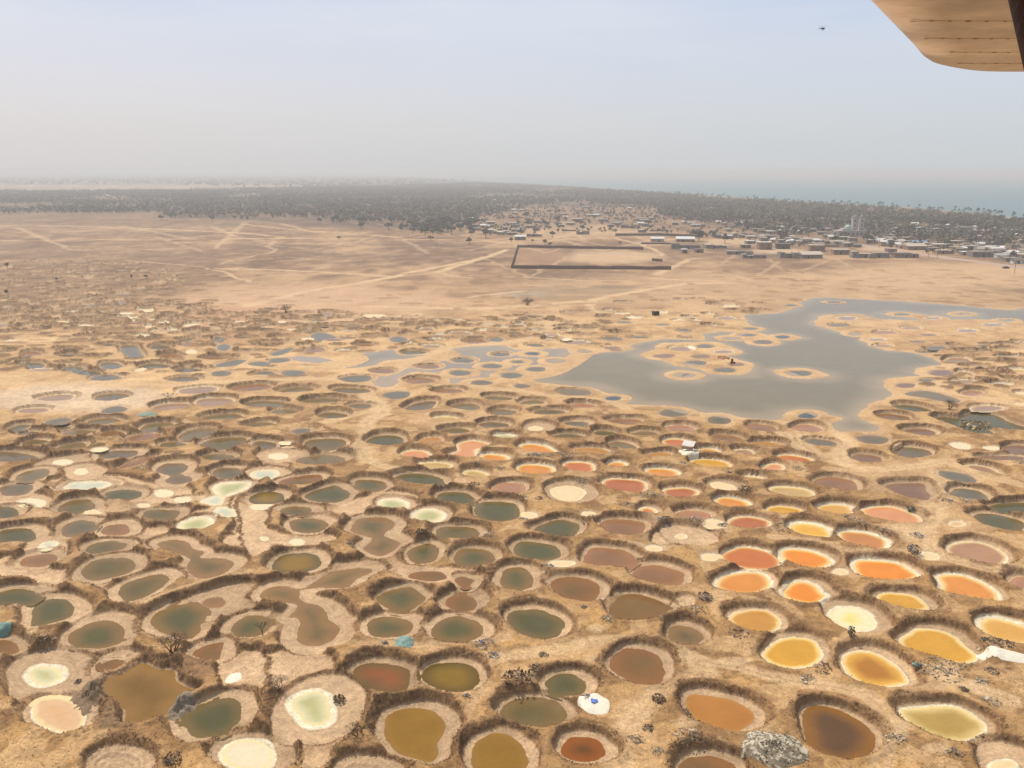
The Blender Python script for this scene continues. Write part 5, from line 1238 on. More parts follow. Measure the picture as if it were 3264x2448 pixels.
# the front houses, one by one: block, x, y of the foot, width, height in block px, wall, roof, kind, label
WH, TAN, GRY, DRK, BLU, BRN = alb(240, 236, 230), alb(222, 204, 178), alb(170, 156, 142), alb(128, 112, 100), alb(150, 170, 205), alb(180, 146, 120)
FH = [('V1',582,610,125,42,GRY,WH,'gable','small hut with a bright white gable roof nearest the compound wall'),('V1',485,552,115,30,BRN,TAN,'flat','flat tan-roofed house behind the white-gabled hut'),
 ('V1',750,570,180,32,BRN,DRK,'flat','long low brown roofless house beside the round tree'),('V1',690,470,170,32,GRY,DRK,'flat','grey half-built block house with a dark top, second row'),('V1',1320,545,150,46,GRY,DRK,'flat','lone unroofed grey block house on open sand'),
 ('V1',500,432,85,22,GRY,WH,'flat','white-roofed house among trees at the village edge'),('V1',1255,385,110,24,GRY,WH,'flat','long white-roofed house in the middle of the village'),('V1',1650,460,75,32,GRY,TAN,'flat','small square grey house beside the sand clearing'),
 ('V1',1720,432,120,34,TAN,TAN,'flat','pale tan box house behind the small square grey one'),('V1',1880,470,220,36,BRN,DRK,'lshape','long brown house with dark roof and front wing'),('V1',1555,395,95,32,GRY,WH,'flat','white-roofed brown house behind the sand clearing'),
 ('V1',2080,452,140,32,GRY,TAN,'flat','wide grey house with a thin pale roof line'),('V1',2045,395,100,16,GRY,WH,'flat','brilliant white roof just behind the wide grey house'),
 ('V2',170,632,150,38,TAN,WH,'gable','first long white-roofed school block behind the dark wall'),('V2',505,632,205,34,BRN,WH,'gable','second and longer white-roofed school block behind the dark wall'),('V2',510,715,330,56,GRY,DRK,'flat','big grey walled yard building in front of the school'),
 ('V2',860,710,250,44,GRY,TAN,'flat','long grey building right beside the big walled yard building'),('V2',490,765,60,44,GRY,WH,'flat','tiny white-topped hut alone on the sand before the school'),('V2',660,758,90,20,BRN,DRK,'flat','low brown ruin beside the tiny white-topped hut'),
 ('V2',1210,706,110,36,BRN,GRY,'flat','small brown house between long grey building and two-storey house'),('V2',1265,655,100,30,GRY,WH,'flat','white-edged house behind the small brown one'),('V2',1435,722,150,84,BRN,WH,'flat','tall two-storey brown house with a pale roof slab'),
 ('V2',1150,782,290,40,GRY,DRK,'lshape','long grey ruin in the front row of the village'),('V2',1320,828,270,46,GRY,DRK,'flat','roofless grey block house standing furthest out on the sand'),('V2',1650,715,150,58,DRK,DRK,'flat','dark block house behind the front row'),
 ('V2',1710,822,200,76,GRY,DRK,'lshape','large grey unfinished house in the front row'),('V2',1980,826,235,44,GRY,TAN,'gable','long grey house with a tan sheet roof in the front row'),('V2',2050,745,160,70,BRN,TAN,'flat','brown house with pale roof behind the tan-roofed long house'),
 ('V3',280,706,160,50,BRN,TAN,'flat','tan-roofed brown house left of the two front block houses'),('V3',510,742,220,56,GRY,TAN,'lshape','large grey block compound house in the front row'),('V3',700,738,155,46,GRY,GRY,'flat','plain light grey block house in the front row'),
 ('V3',810,700,90,50,BRN,GRY,'flat','pinkish house behind the plain grey block house'),('V3',925,740,160,44,BRN,DRK,'flat','brown roofless house last in the front row before the road'),('V3',1050,738,80,26,BRN,DRK,'flat','low brown outbuilding beside the road end of the front row'),
 ('V3',1070,658,180,40,BRN,TAN,'gable','brown house with a tan gable roof along the road'),('V3',1390,698,165,48,BRN,TAN,'flat','pink-brown house with a wide tan roof along the road'),('V3',1110,605,130,24,GRY,BLU,'gable','house with a pale blue roof in the right-hand village'),
 ('V3',1800,732,240,56,GRY,GRY,'flat','big grey walled house beside the road bend'),('V3',1600,712,80,30,GRY,WH,'flat','small white-topped house before the big grey walled house'),('V3',1940,690,120,40,GRY,WH,'gable','white-gabled house behind the road verge'),
 ('V3',2000,742,120,26,WH,WH,'flat','white shop hut beside the road'),('V3',2170,745,140,40,TAN,TAN,'flat','tan house at the outer end of the road'),('V3',2180,805,120,28,WH,DRK,'gable','white-walled stall beside the road at the frame edge'),
 ('V3',885,488,90,18,GRY,WH,'flat','brilliant white flat roof below the trees near the mosque'),('V3',965,470,135,18,GRY,WH,'shed','long brilliant white roof behind the other bright roof'),('V3',820,415,100,14,GRY,WH,'flat','thin white roof line among dark trees'),
 ('V3',100,452,110,18,GRY,WH,'flat','pale-roofed house left of the mosque'),('V3',1620,362,48,10,GRY,WH,'gable','small white roof in the palm belt'),('V3',1340,312,90,16,GRY,TAN,'flat','pale roofs at the edge of the palm belt'),
 ('V3',1790,478,140,18,GRY,TAN,'gable','wide pale roof in the dense quarter'),('V3',1500,590,200,24,GRY,TAN,'flat','long cream roof in the dense quarter'),('V3',1460,496,110,36,DRK,GRY,'flat','dark walled house with a light roof edge'),('V3',1760,640,110,14,GRY,GRY,'flat','light grey roof behind the big grey walled house')]
occ = []
for blk, x, y, wpx, hpx, wc, rc, kind, lab in FH:
    k = BLK[blk][2]; sx, sy = S(blk, x, y); gx, gy = map(float, G(sx, sy)); dist = math.hypot(gx, gy, H); w_ = wpx*k/F*dist; h = max(2.4, hpx*k/F*dist*.95); d_ = min(max(6.0, w_*.6), 11)
    t = make_house(w_, d_, h, wc, rc, kind, int(x)); t.location = (gx, gy + d_/2, zat(gx, gy)); t.rotation_euler = (0, 0, random.Random(int(x*y)).uniform(-.12, .12)); tag(t, lab.replace('right-hand village', 'village beyond the road').replace('left of the mosque', 'beside the mosque').replace('right beside', 'adjoining').replace(' left of the two', ' next to the two'), 'house', 'village houses'); occ.append((gx, gy + d_/2, max(w_, d_)*.6))
VLAB = [('grey house with light roof in the village', 'flat'), ('tan house with pale roof in the village', 'shed'), ('low brown house with dull roof in the village', 'gable'), ('small grey house with white roof in the village', 'gable'), ('mud-brown house with a porch wing in the village', 'lshape')]
protos = []
for i, (lb, kd) in enumerate(VLAB):
    rc = [TAN, alb(214, 204, 186), alb(150, 130, 112), WH, alb(180, 164, 144)][i]; t = make_house([9, 11, 8, 7, 12][i], [6, 6.5, 6, 5.5, 6][i], [2.7, 2.9, 2.5, 2.6, 2.8][i], tuple(np.array(WC[i])*1.15), rc, kd, i); protos.append((t, lb))
bpy.context.view_layer.update(); pk_ = [kids(p) for p, _ in protos]
VREG = np.array([tuple(map(float, G(*p))) for p in [(1470,700),(1640,660),(2100,654),(2400,676),(2750,705),(3300,738),(3300,850),(3120,826),(2960,806),(2900,800),(2660,792),(2500,786),(2300,762),(2100,742),(1900,742),(1700,752),(1500,752)]])
ROADP = [(2560,757),(2660,770),(2740,781),(2830,795),(2960,815),(3100,833),(3264,855),(3500,888)]; RG = [tuple(map(float, G(*p))) for p in ROADP]
rr = random.Random(5); lo, hi = VREG.min(0), VREG.max(0); made = 0; used_p = set()
for _ in range(9000):
    if made >= 185: break
    x, y = rr.uniform(lo[0], hi[0]), rr.uniform(lo[1], hi[1]) if rr.random() < .4 else rr.uniform(lo[1], lo[1] + .45*(hi[1] - lo[1])); a1 = np.array([x]), np.array([y])
    if x/y < .30 and rr.random() < .45: continue
    if sdf(a1[0], a1[1], VREG)[0] > -4 or dline(a1[0], a1[1], RG)[0] < 14: continue
    if vn(np.array([x/50]), np.array([y/90]), 2)[0] < .34: continue
    if any((x - o[0])**2 + (y - o[1])**2 < (o[2] + 2.5)**2 for o in occ): continue
    k = rr.randrange(5); p, lb = protos[k]; rz = rr.choice((0, 0, 0, 1.57)) + rr.uniform(-.2, .2); s = rr.uniform(.65, 1.1)
    if k not in used_p: c = p; used_p.add(k); c.location = (x, y, 0); c.rotation_euler = (0, 0, rz)
    else: c = clone(p, pk_[k], (x, y, 0), rz, (s, rr.uniform(.85, 1.1), rr.uniform(.9, 1.15)))
    tag(c, lb, 'house', 'village houses: ' + lb); occ.append((x, y, 5)); made += 1
FRS = np.array([tuple(map(float, G(*p))) for p in [(2260,742),(2500,758),(3264,782),(3290,846),(2960,801),(2700,788),(2450,780),(2290,764)]]); lo2, hi2 = FRS.min(0), FRS.max(0); m2 = 0
for _ in range(6000):
    if m2 >= 70: break
    x, y = rr.uniform(lo2[0], hi2[0]), rr.uniform(lo2[1], hi2[1])
    if sdf(np.array([x]), np.array([y]), FRS)[0] > -1 or dline(np.array([x]), np.array([y]), RG)[0] < 10 or any((x - o[0])**2 + (y - o[1])**2 < (o[2]*.75 + 3)**2 for o in occ): continue
    k = rr.randrange(5); c = clone(protos[k][0], pk_[k], (x, y, 0), rr.choice((0, 1.57)) + rr.uniform(-.15, .15), (rr.uniform(.5, .9), rr.uniform(.7, 1), rr.uniform(.8, 1.25))); tag(c, protos[k][1], 'house', 'village houses: ' + protos[k][1]); occ.append((x, y, 4)); m2 += 1
# mosque with dome and two towers
gx, gy = map(float, G(*S('V3', 400, 512))); t = empty('mosque', (gx, gy + 8, 0)); tag(t, 'mosque with pale green dome and two tall square towers', 'mosque'); dist = math.hypot(gx, gy); u_ = .30018/F*dist
mc, mc2 = alb(212, 204, 196), alb(176, 166, 158)
m = MB(); m.box((0, 0, 2.6), (300*u_, 14, 5.2), mc); m.box((-40*u_, 0, 6.2), (110*u_, 9, 2.2), mc); m.build('wall', M_wall, t); m = MB(); m.box((0, 0, 5.3), (306*u_, 14.6, .3), alb(204, 196, 190)); m.build('roof', M_roof, t)
m = MB(); V = []; n_, k_ = 20, 8
for j in range(k_ + 1):
    for i in range(n_): a, b = 2*math.pi*i/n_, math.pi/2*j/k_; V.append((-30*u_ + 35*u_*math.cos(a)*math.cos(b), 35*u_*math.sin(a)*math.cos(b), 7.2 + 38*u_*math.sin(b)))
m.add(V, [(j*n_ + i, j*n_ + (i + 1) % n_, (j + 1)*n_ + (i + 1) % n_, (j + 1)*n_ + i) for j in range(k_) for i in range(n_)], alb(196, 218, 204)); m.build('dome', M_roof, t, smooth=True)
for k in range(7): m = MB(); m.box((-120*u_ + 40*u_*k, -7.03, 2.4), (1.3, .12, 2.4), alb(92, 84, 80)); m.build('window', M_wall, t)
for xx in (36, 106):
    m = MB(); hh = 205*u_; w0 = 44*u_; m.box((xx*u_, 2, hh*.44), (w0, w0, hh*.88), mc); m.box((xx*u_, 2, hh*.89), (w0*1.18, w0*1.18, hh*.03), mc2); m.box((xx*u_, 2, hh*.95), (w0*.55, w0*.55, hh*.1), mc, 0, (0, 0), .5); o = m.build('tower', M_wall, t)
    for zz in (.3, .5, .7): q = MB(); q.box((xx*u_, 2 - w0/2 - .03, hh*zz), (w0*.28, .1, hh*.09), alb(110, 100, 96)); q.build('window', M_wall, o)
# yard walls in the village
for i in range(34):
    x, y = rr.uniform(lo[0], hi[0]), rr.uniform(lo[1], hi[1])
    if sdf(np.array([x]), np.array([y]), VREG)[0] > -4 or dline(np.array([x]), np.array([y]), RG)[0] < 10: continue
    m = MB(); l1, l2 = rr.uniform(12, 26), rr.uniform(8, 16); c = WC[i % 5]; m.box((0, 0, .8), (l1, .3, 1.7), c); m.box((l1/2 - .15, l2/2 + .16, .8), (.3, l2, 1.7), c); o = m.build('yard_wall', M_wall); o.location = (x, y, 0); o.rotation_euler = (0, 0, rr.uniform(-.3, .3)); tag(o, 'low block yard wall between village houses', 'wall', 'yard walls in the village')
# paved road, raised a little on its bed
def strip(name, pts, w_, z, col, mat):
    P = np.array(pts); V = []; F_ = []
    Q = [P[0]]
    for a, b in zip(P[:-1], P[1:]): n = max(2, int(np.linalg.norm(b - a)/12)); Q += [a + (b - a)*k/n for k in range(1, n + 1)]
    Q = np.array(Q)
    for i, p in enumerate(Q):
        d = Q[min(i + 1, len(Q) - 1)] - Q[max(i - 1, 0)]; d /= np.linalg.norm(d); nrm = np.array([-d[1], d[0]])
        for s_, zz in ((-1.25, z - .45), (-1, z), (1, z), (1.25, z - .45)): V.append((p[0] + nrm[0]*w_/2*s_, p[1] + nrm[1]*w_/2*s_, zz))
    for i in range(len(Q) - 1):
        for k in range(3): a = i*4 + k; F_.append((a, a + 1, a + 5, a + 4))
    m = MB(); m.add(V, F_, col); o = m.build(name, mat); b = bmesh.new(); b.from_mesh(o.data); bmesh.ops.recalc_face_normals(b, faces=b.faces)
    if sum(f.normal.z for f in b.faces) < 0: bmesh.ops.reverse_faces(b, faces=b.faces)
    b.to_mesh(o.data); b.free(); return o
tag(strip('road', RG, 7.5, .42, alb(192, 160, 136), M_roof), kind='structure')
V3p = [(1195,745,95),(1290,748,90),(1785,770,80),(2052,800,70),(2110,905,62),(1180,700,80),(430,600,70),(670,640,60)]
for x, y, hp in V3p:
    gx, gy = map(float, G(*S('V3', x, y))); h = 7.5; t = empty('utility_pole', (gx, gy, 0)); tag(t, 'thin wooden utility pole with a crossarm near the road', 'pole', 'utility poles along the road')
    m = MB(); m.tube((0, 0, -.3), (0, 0, h), .16, .11, alb(120, 104, 90), 6); m.build('post', M_bark, t); m = MB(); m.box((0, 0, h - .5), (1.8, .14, .14), alb(110, 96, 84)); m.build('crossarm', M_bark, t)
gx, gy = map(float, G(3206, 856)); t = empty('parked_car', (gx, gy, .02), .15); tag(t, 'dark car parked on the sand verge below the road', 'car')
m = MB(); dc = alb(78, 62, 54); m.box((0, 0, .62), (4.4, 1.8, .6), dc); m.box((-.1, 0, 1.15), (2.5, 1.6, .5), dc, 0, (0, 0), .82); m.build('body', M_roof, t)
m = MB(); m.box((-.1, -.76, 1.15), (1.9, .12, .32), alb(40, 44, 48), 0, (0, 0), .9); m.build('window', M_roof, t)
for sx_ in (-1.35, 1.35):
    for sy_ in (-.86, .86): m = MB(); m.tube((sx_, sy_ - .1, .33), (sx_, sy_ + .1, .33), .33, .33, alb(36, 34, 34), 10); m.build('wheel', M_junk, t)
# ---------------------------------------------------------------- trees
LEAF = [(.13, .105, .078), (.115, .108, .068), (.12, .10, .078), (.16, .115, .085), (.09, .10, .056), (.15, .12, .088)]
def tree_proto(i):
    rr = random.Random(40 + i); t = empty('tree', (0, 0, 0)); h = rr.uniform(6.5, 9.5); wd = rr.uniform(3.2, 4.8); tr, cw = MB(), MB(); bc = alb(110, 92, 76)
    tr.tube((0, 0, -.3), (.2, .1, h*.42), .30, .2, bc, 7); tips = []
    for k in range(5):
        a = 2*math.pi*k/5 + rr.uniform(-.4, .4); r = wd*rr.uniform(.45, .75); q = (r*math.cos(a), r*math.sin(a), h*rr.uniform(.6, .8)); tr.tube((.2, .1, h*.40), q, .15, .06, bc, 5); tips.append(q)
    tips.append((.1, 0, h*.86))
    for q in tips: leafy(cw, q, (wd*.46, wd*.46, h*.17), 46, rr, LEAF[i % 6], q=.55)
    tr.build('trunk', M_bark, t); cw.build('crown', M_leaf, t); return t
def palm_proto(i):
    rr = random.Random(80 + i); t = empty('palm_tree', (0, 0, 0)); h = rr.uniform(9, 12); tr, cw = MB(), MB(); p = np.array([0, 0, -.3]); lean = np.array([rr.uniform(-.12, .12), rr.uniform(-.1, .1), 1])
    for k in range(6): q = p + lean*np.array([k*.35 + .3, k*.35 + .3, 1])*h/6; tr.tube(p, q, .26 - .02*k, .24 - .02*k, alb(130, 112, 96), 7); p = q
    for k in range(22):
        a = 2*math.pi*k/22 + rr.uniform(-.15, .15); e = rr.uniform(-.3, 1.1); L_ = rr.uniform(2.0, 2.9); pts = [p + np.array([math.cos(a)*math.cos(e)*L_*s, math.sin(a)*math.cos(e)*L_*s, math.sin(e)*L_*s - 2.3*s*s]) for s in (0, .35, .7, 1)]
        sd_ = np.array([-math.sin(a), math.cos(a), 0]); wds = (.12, .5, .42, .06); c = np.array((.075, .09, .05))*rr.uniform(.8, 1.3)
        for a_, b_, w1, w2 in zip(pts[:-1], pts[1:], wds[:-1], wds[1:]):
            for sg in (-1, 1): cw.quad([a_, b_, b_ + sd_*w2*sg - np.array([0, 0, .35*w2]), a_ + sd_*w1*sg - np.array([0, 0, .35*w1])], c)
    tr.build('trunk', M_bark, t); cw.build('crown', M_leaf, t); return t
TP = [tree_proto(i) for i in range(6)]; PP = [palm_proto(i) for i in range(3)]; bpy.context.view_layer.update(); TK = [kids(p) for p in TP]; PK = [kids(p) for p in PP]; tused = set(); pused = set()
TL = ['grey-green bushy tree in the woodland edge', 'dull green rounded tree in the woodland edge', 'dark low tree in the woodland edge', 'brownish thin-leaved tree in the woodland edge', 'deep green tree in the woodland edge', 'dusty brown tree in the woodland edge']
def plant(x, y, s, label=None, group=None, i=None):
    i = rr.randrange(6) if i is None else i; z = zat(x, y)
    if i not in tused: tused.add(i); c = TP[i]; c.location = (x, y, z); c.scale = (s, s, s)
    else: c = clone(TP[i], TK[i], (x, y, z), rr.uniform(0, 6.28), (s*rr.uniform(.9, 1.2), s*rr.uniform(.9, 1.2), s))
    lb = label or TL[i]; tag(c, lb, 'tree', group or ('woodland trees: ' + lb)); return c
single = [('D3',720,655,.75,1,'round green tree alone before the village, beside the low brown house'),('D3',655,718,.55,4,'small dense green tree just behind the compound wall'),('D3',700,735,.45,0,'second small tree just behind the compound wall'),
 ('D3',355,705,.6,2,'wide dark bush-like tree beside the white-gabled hut'),('D3',545,698,.4,3,'small thin tree beside the footpath near the white-gabled hut'),('D3',2010,690,1.35,0,'big spreading tree over the school roofs'),('D3',1318,722,.4,3,'small lone tree on the sand before the school'),
 ('D3',2140,660,.7,2,'dark tree at the end of the school yard'),('V2',960,650,1.0,2,'dark tall tree behind the long grey building'),('D2',1725,560,1.3,0,'tall dark tree before the woodland'),('D2',1885,600,.9,1,'round tree before the woodland near the long track'),
 ('D2',880,530,.8,2,'small dark tree in the sandy gap of the woodland'),('D2',1050,675,.5,3,'reddish bush-tree beside the long straight track'),('D2',1860,680,.6,3,'brown bush-tree on the long straight track'),('D2',2200,715,.7,2,'bush-tree where the track reaches the village'),
 ('D1',1870,515,1.0,2,'dark tree at the woodland corner'),('D1',1420,505,.9,4,'dark bushy tree at the tip of the woodland'),('D1',500,1040,.45,3,'small bush-tree among the far pits'),('D1',1160,1015,.4,2,'dark bush-tree among the far pits'),('D1',1285,1025,.42,0,'bush-tree between far pits'),('D1',60,910,.7,2,'dark bush-tree at the edge of the far pits'),('D1',55,1150,.55,2,'dark scrub tree on the far pit field'),
 ('V3',540,585,1.1,1,'bare-branched tall tree before the mosque'),('V3',800,640,.8,2,'dark tree beside the road'),('V3',205,575,.8,4,'dark tree before the mosque wall'),('V2',1210,480,1.1,2,'large dark tree in the village centre'),('V2',1700,450,1.4,2,'broad dark tree above the village'),('V1',650,355,1.1,4,'green tree in the near part of the village'),('V1',1040,300,.8,2,'dark tree between two white roofs'),('V1',180,590,1.1,2,'dense dark trees edge by the village end')]
for blk, x, y, s, i, lb in single: gx, gy = map(float, G(*S(blk, x, y))); plant(gx, gy, s*(.62 if blk == 'D1' and y > 800 else 1), lb, 'single trees', i)
WA = np.array([tuple(map(float, G(*p))) for p in [(-250,612),(450,611),(900,601),(1300,592),(1500,584),(1700,593),(1900,606),(2100,620),(2300,634),(2500,650),(2700,661),(2900,674),(3350,716),(3350,742),(2900,716),(2600,698),(2300,672),(2000,657),(1700,657),(1530,690),(1500,752),(1330,750),(1250,745),(1000,728),(760,706),(560,700),(480,680),(-250,682)]])
WB = np.array([tuple(map(float, G(*p))) for p in [(-250,555),(1150,556),(1350,570),(1500,578),(1300,591),(900,598),(450,587),(-250,590)]])
def sample(poly, n, seed, thr, sc):
    r = np.random.RandomState(seed); lo, hi = poly.min(0), poly.max(0); P = r.uniform(lo, hi, (n, 2)); P = P[(sdf(P[:, 0], P[:, 1], poly) < 0) & (np.abs(P[:, 0]) < .75*P[:, 1])]
    g = fbm(P[:, 0], P[:, 1], sc, 3, 2); return P[g + .25*(r.rand(len(P)) - .5) > thr]
PA = sample(WA, 90000, 3, .45, 130)
a_in = PA[np.argsort(PA[:, 1])]
edge = a_in[:230]; rest = a_in[230:]
for x, y in edge: plant(float(x), float(y), rr.uniform(.6, 1.25))
# village trees
vt = 0
for _ in range(4000):
    if vt >= 42: break
    x, y = rr.uniform(lo[0], hi[0]), rr.uniform(lo[1], hi[1])
    if sdf(np.array([x]), np.array([y]), VREG)[0] > 0 or dline(np.array([x]), np.array([y]), RG)[0] < 9 or any((x - o[0])**2 + (y - o[1])**2 < (o[2] + 1)**2 for o in occ): continue
    plant(x, y, rr.uniform(.5, .95), 'small yard tree between village houses', 'village yard trees'); vt += 1
# palms along the shore
cp_ = [tuple(map(float, G(x, y + 7))) for x, y in [(3300,702),(3150,684),(3050,676),(2900,663),(2700,652),(2500,641),(2300,627),(2150,614)]]
for k in range(105):
    s_ = rr.random()**.8*(len(cp_) - 1.001); i = int(s_); f = s_ - i; x = cp_[i][0]*(1 - f) + cp_[i + 1][0]*f + rr.gauss(0, 14) - 10; y = cp_[i][1]*(1 - f) + cp_[i + 1][1]*f + rr.gauss(0, 22) - 25
    j = k % 3; s = rr.uniform(.8, 1.25)
    if j not in pused: pused.add(j); c = PP[j]; c.location = (x, y, 0); c.scale = (s, s, s)
    else: c = clone(PP[j], PK[j], (x, y, 0), rr.uniform(0, 6.28), (s, s, s))
    tag(c, 'tall palm standing against the sea along the shore', 'palm tree', 'palms along the shore')
# the wood itself: countless crowns as one mass
def wood(name, P, nq, rad, hh, q, seed):
    r = np.random.RandomState(seed); n = len(P); sc = r.uniform(.6, 1.5, n); z0 = np.zeros(n); V = []; Cc = []; base = np.array(LEAF)[r.randint(0, 6, n)]*r.uniform(.75, 1.35, (n, 1))
    for k in range(nq):
        u = r.normal(0, 1, (n, 3)); u /= np.linalg.norm(u, axis=1)[:, None]; rr_ = r.uniform(.4, 1, (n, 1)); c = u*rr_*np.array([rad, rad, hh*.38])*sc[:, None]; c[:, 2] += hh*.62*sc
        c[:, 0] += P[:, 0]; c[:, 1] += P[:, 1]; a = r.normal(0, 1, (n, 3)); a /= np.linalg.norm(a, axis=1)[:, None]; b = np.cross(a, u); s = q*r.uniform(.6, 1.4, (n, 1))
        V.append(np.stack([c - a*s - b*s*.6, c + a*s - b*s*.7, c + a*s*.8 + b*s, c - a*s*.7 + b*s*.8], 1)); Cc.append(np.repeat((base*r.uniform(.7, 1.3, (n, 1)))[:, None, :], 4, 1))
    tb = np.stack([P[:, 0], P[:, 1], z0], 1); w_ = np.array([.25, 0, 0]); up = np.stack([z0, z0, hh*.5*sc], 1); V.append(np.stack([tb - w_, tb + w_, tb + w_ + up, tb - w_ + up], 1)); Cc.append(np.full((n, 4, 3), .09))
    V = np.concatenate(V).reshape(-1, 3); Cc = np.concatenate(Cc).reshape(-1, 3); tag(fast_mesh(name, V, np.arange(len(V)).reshape(-1, 4), Cc, M_leaf, False), kind='stuff')
RW = rest[np.random.RandomState(9).permutation(len(rest))[:19000]]
WV = np.array([tuple(map(float, G(*p))) for p in [(2080,640),(2500,660),(2900,690),(3350,730),(3350,800),(3000,790),(2700,775),(2480,775),(2440,740),(2260,715),(2100,690)]])
PV = sample(WV, 9000, 8, .47, 40); PV = PV[dline(PV[:, 0], PV[:, 1], RG) > 9]; oc = np.array([(o[0], o[1]) for o in occ]); PV = np.array([p for p in PV if np.min((oc[:, 0] - p[0])**2 + (oc[:, 1] - p[1])**2) > 36]); RW = np.concatenate([RW, PV[:1900]])
PV2 = sample(VREG, 5000, 12, .42, 30); PV2 = np.array([p for p in PV2 if np.min((oc[:, 0] - p[0])**2 + (oc[:, 1] - p[1])**2) > 30 and dline(p[:1], p[1:], RG)[0] > 9])[:900]
wood('yard_bushes', PV2, 16, 2.0, 3.4, .7, 33); bpy.data.objects['yard_bushes'].name = 'undergrowth'
wood('woodland', RW, 24, 3.7, 7.6, .95, 21)
wood('far_woodland', sample(WB, 26000, 5, .38, 300)[:14000], 9, 9, 9, 4.2, 22)
# scattered roofs deep in the wood
for i in range(46):
    x, y = RW[rr.randrange(len(RW))]
    if x < -150 and rr.random() < .7: continue
    if y > 2600: continue
    k = rr.choice((0, 1, 3)); c = clone(protos[k][0], pk_[k], (float(x), float(y), 0), rr.uniform(-.3, .3), (1.1, 1.1, rr.uniform(1.6, 2.2))); tag(c, 'pale-roofed house half hidden in the woodland', 'house', 'houses in the woodland')
# ---------------------------------------------------------------- the wing of the aircraft the picture was taken from
ZW = H + .85
def W(x, y): return tuple(map(float, G(2464 + .36166*x, .36166*y, ZW + .05)))
le = [W(830, 0), W(1000, 170), W(1130, 300), W(1220, 395)]; tip = [W(*q) for q in ((1262, 440), (1292, 476), (1318, 502), (1350, 522), (1390, 538), (1440, 552), (1520, 570), (1600, 584), (1700, 595), (1800, 601), (1900, 604), (2000, 605))]
dxy = (le[0][0] - le[2][0], le[0][1] - le[2][1]); f_ = (le[0][1] + 1.5)/(-dxy[1]); root = (le[0][0] + dxy[0]*f_, -1.5)
out_ = [root, (root[0]*.5 + le[0][0]*.5, (root[1] + le[0][1])/2)] + le + tip + [(6.3, tip[-1][1] + .0), (7.0, tip[-1][1] - .5), (7.0, 3.0), (7.0, -1.5)]
t = empty('aircraft_wing', (0, 0, 0)); tag(t, 'tan-lit underside of an aircraft wing with rivet rows, reaching in overhead', 'wing')
O = np.array(out_); nO = len(O); cen = O.mean(0)
def inset(P, d):
    Q = []
    for i in range(len(P)):
        a, b, c = P[i - 1], P[i], P[(i + 1) % len(P)]; e1, e2 = b - a, c - b; n1_ = np.array([-e1[1], e1[0]])/(np.linalg.norm(e1) + 1e-9); n2_ = np.array([-e2[1], e2[0]])/(np.linalg.norm(e2) + 1e-9); n_ = n1_ + n2_; n_ /= np.linalg.norm(n_) + 1e-9
        if np.dot(n_, cen - b) < 0: n_ = -n_
        Q.append(b + n_*d)
    return np.array(Q)
rings = [(0.0, .09), (.012, .055), (.05, .028), (.13, .010), (.34, 0.0)]; V = []; F_ = []
for d, z in rings: V += [(x, y, ZW + z) for x, y in inset(O, d)]
for d, z in ((.012, .105), (.06, .14), (.2, .17)): V += [(x, y, ZW + z) for x, y in inset(O, d)]
low = list(range(4*nO, 5*nO)); 
for j in range(4):
    for i in range(nO): a, b = j*nO + i, j*nO + (i + 1) % nO; F_.append((a, b, b + nO, a + nO))
F_.append(tuple(low)); F_ += [(i, 5*nO + i, 5*nO + (i + 1) % nO, (i + 1) % nO) for i in range(nO)]
for j in (5, 6):
    for i in range(nO): a, b = j*nO + i, j*nO + (i + 1) % nO; F_.append((a, a + nO, b + nO, b))
F_.append(tuple(range(7*nO, 8*nO)))
M_wing = material('wing_paint', .45, ((.9, .28), (2.6, .16), (14, .08)), ((1.1, .03), (.5, .08)), .4)
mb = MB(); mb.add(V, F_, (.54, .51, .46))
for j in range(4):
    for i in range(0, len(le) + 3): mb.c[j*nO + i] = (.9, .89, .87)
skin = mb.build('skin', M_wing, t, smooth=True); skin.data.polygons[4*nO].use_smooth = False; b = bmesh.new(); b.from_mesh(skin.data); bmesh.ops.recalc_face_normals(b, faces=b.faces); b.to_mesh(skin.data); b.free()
for yy, x0, x1 in ((100, 1240, 2170), (265, 1360, 2240), (393, 1580, 2260), (497, 1650, 2260)):
    a, c = np.array(W(x0, yy)), np.array(W(x1 + 700, yy + 6)); m = MB(); n = int(np.linalg.norm(c - a)/.10)
    m.box(((a[0] + c[0])/2, (a[1] + c[1])/2, ZW - .001), (np.linalg.norm(c - a), .010, .003), (.56, .50, .43))
    for k in range(n):
        p = a + (c - a)*k/n; s = .011 if k % 3 else .017; m.box((p[0], p[1], ZW - .004), (s*1.5, s, .004), (.44, .37, .30))
    m.build('rivet_row', M_junk, t)
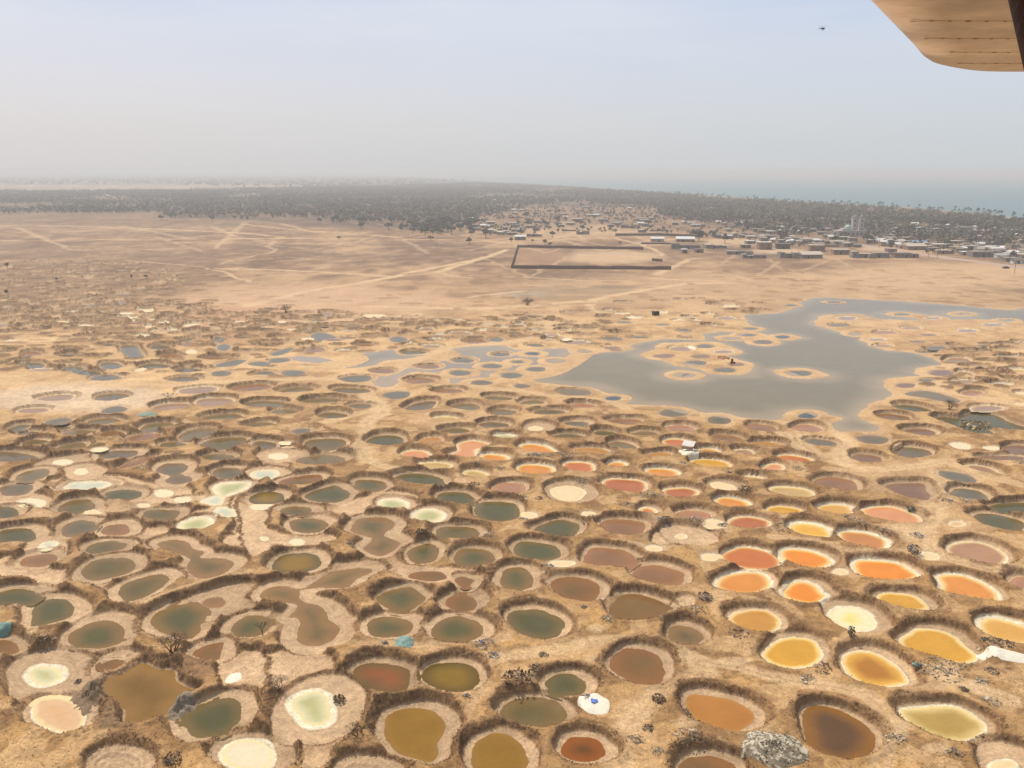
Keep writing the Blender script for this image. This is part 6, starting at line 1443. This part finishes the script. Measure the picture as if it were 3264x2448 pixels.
# diagonal strut under the wing
def cray(x, y, d):
    u, v = (x - 1632)/F, (1224 - y)/F; r = np.array([u, CP + v*SP, -SP + v*CP]); return np.array([0, 0, H]) + r*d
rs_ = .055; pa, pb = cray(3219 - 10, -60, 3.05), cray(3219 + 92, 380, 2.55); off = np.array([rs_*1.02, 0, 0]); dS = (pa - pb)/np.linalg.norm(pa - pb)
m = MB(); m.tube(pb + off - dS*.5, pa + off + dS*1.0, rs_, rs_, (.055, .032, .026), 16); m.build('strut', M_junk, t, smooth=True)
# distant helicopter
ph = cray(2622, 91, 620.0); t = empty('helicopter', tuple(ph), .1); tag(t, 'tiny distant helicopter in the pale sky', 'helicopter'); hc = (.10, .11, .13); m = MB()
V = []; n_ = 12
for j, (x, r) in enumerate(((-1.1, .05), (-.9, .45), (-.2, .72), (.7, .7), (1.4, .45), (1.75, .08))):
    for i in range(n_): a = 2*math.pi*i/n_; V.append((x, r*math.cos(a), r*.85*math.sin(a)))
m.add(V, [(j*n_ + i, j*n_ + (i + 1) % n_, (j + 1)*n_ + (i + 1) % n_, (j + 1)*n_ + i) for j in range(5) for i in range(n_)], hc); m.build('body', M_junk, t, smooth=True)
m = MB(); m.tube((-.8, 0, -.1), (-2.7, 0, .0), .26, .12, hc, 8); m.box((-2.75, 0, .3), (.3, .08, .9), hc, 0, (0, 0), .6); m.build('tail', M_junk, t)
m = MB(); m.tube((.3, 0, .5), (.3, 0, 1.0), .08, .08, hc, 6); m.box((.3, 0, 1.02), (6.4, .18, .05), hc, .5); m.box((.3, 0, 1.06), (6.4, .18, .05), hc, 2.0); m.build('rotor', M_junk, t)
m = MB()
for sy_ in (-.6, .6): m.tube((-.8, sy_, -1.0), (1.3, sy_, -1.0), .05, .05, hc, 5); m.tube((0, sy_*.4, -.5), (.1, sy_, -1.0), .04, .04, hc, 4)
m.build('skid', M_junk, t)
# ---------------------------------------------------------------- haze over everything
hz = MB(); hz.box((0, 4500, 32.5), (31500, 21800, 75), (1, 1, 1))
mh = bpy.data.materials.new('haze'); mh.use_nodes = True; t = mh.node_tree; t.nodes.clear()
o_ = t.nodes.new('ShaderNodeOutputMaterial'); pv = t.nodes.new('ShaderNodeVolumePrincipled')
pv.inputs['Color'].default_value = (0.757, 0.748, 0.738, 1); pv.inputs['Density'].default_value = 0.00029; pv.inputs['Anisotropy'].default_value = 0.15
t.links.new(pv.outputs[0], o_.inputs['Volume'])
ho = hz.build('haze', mh); tag(ho, kind='stuff')
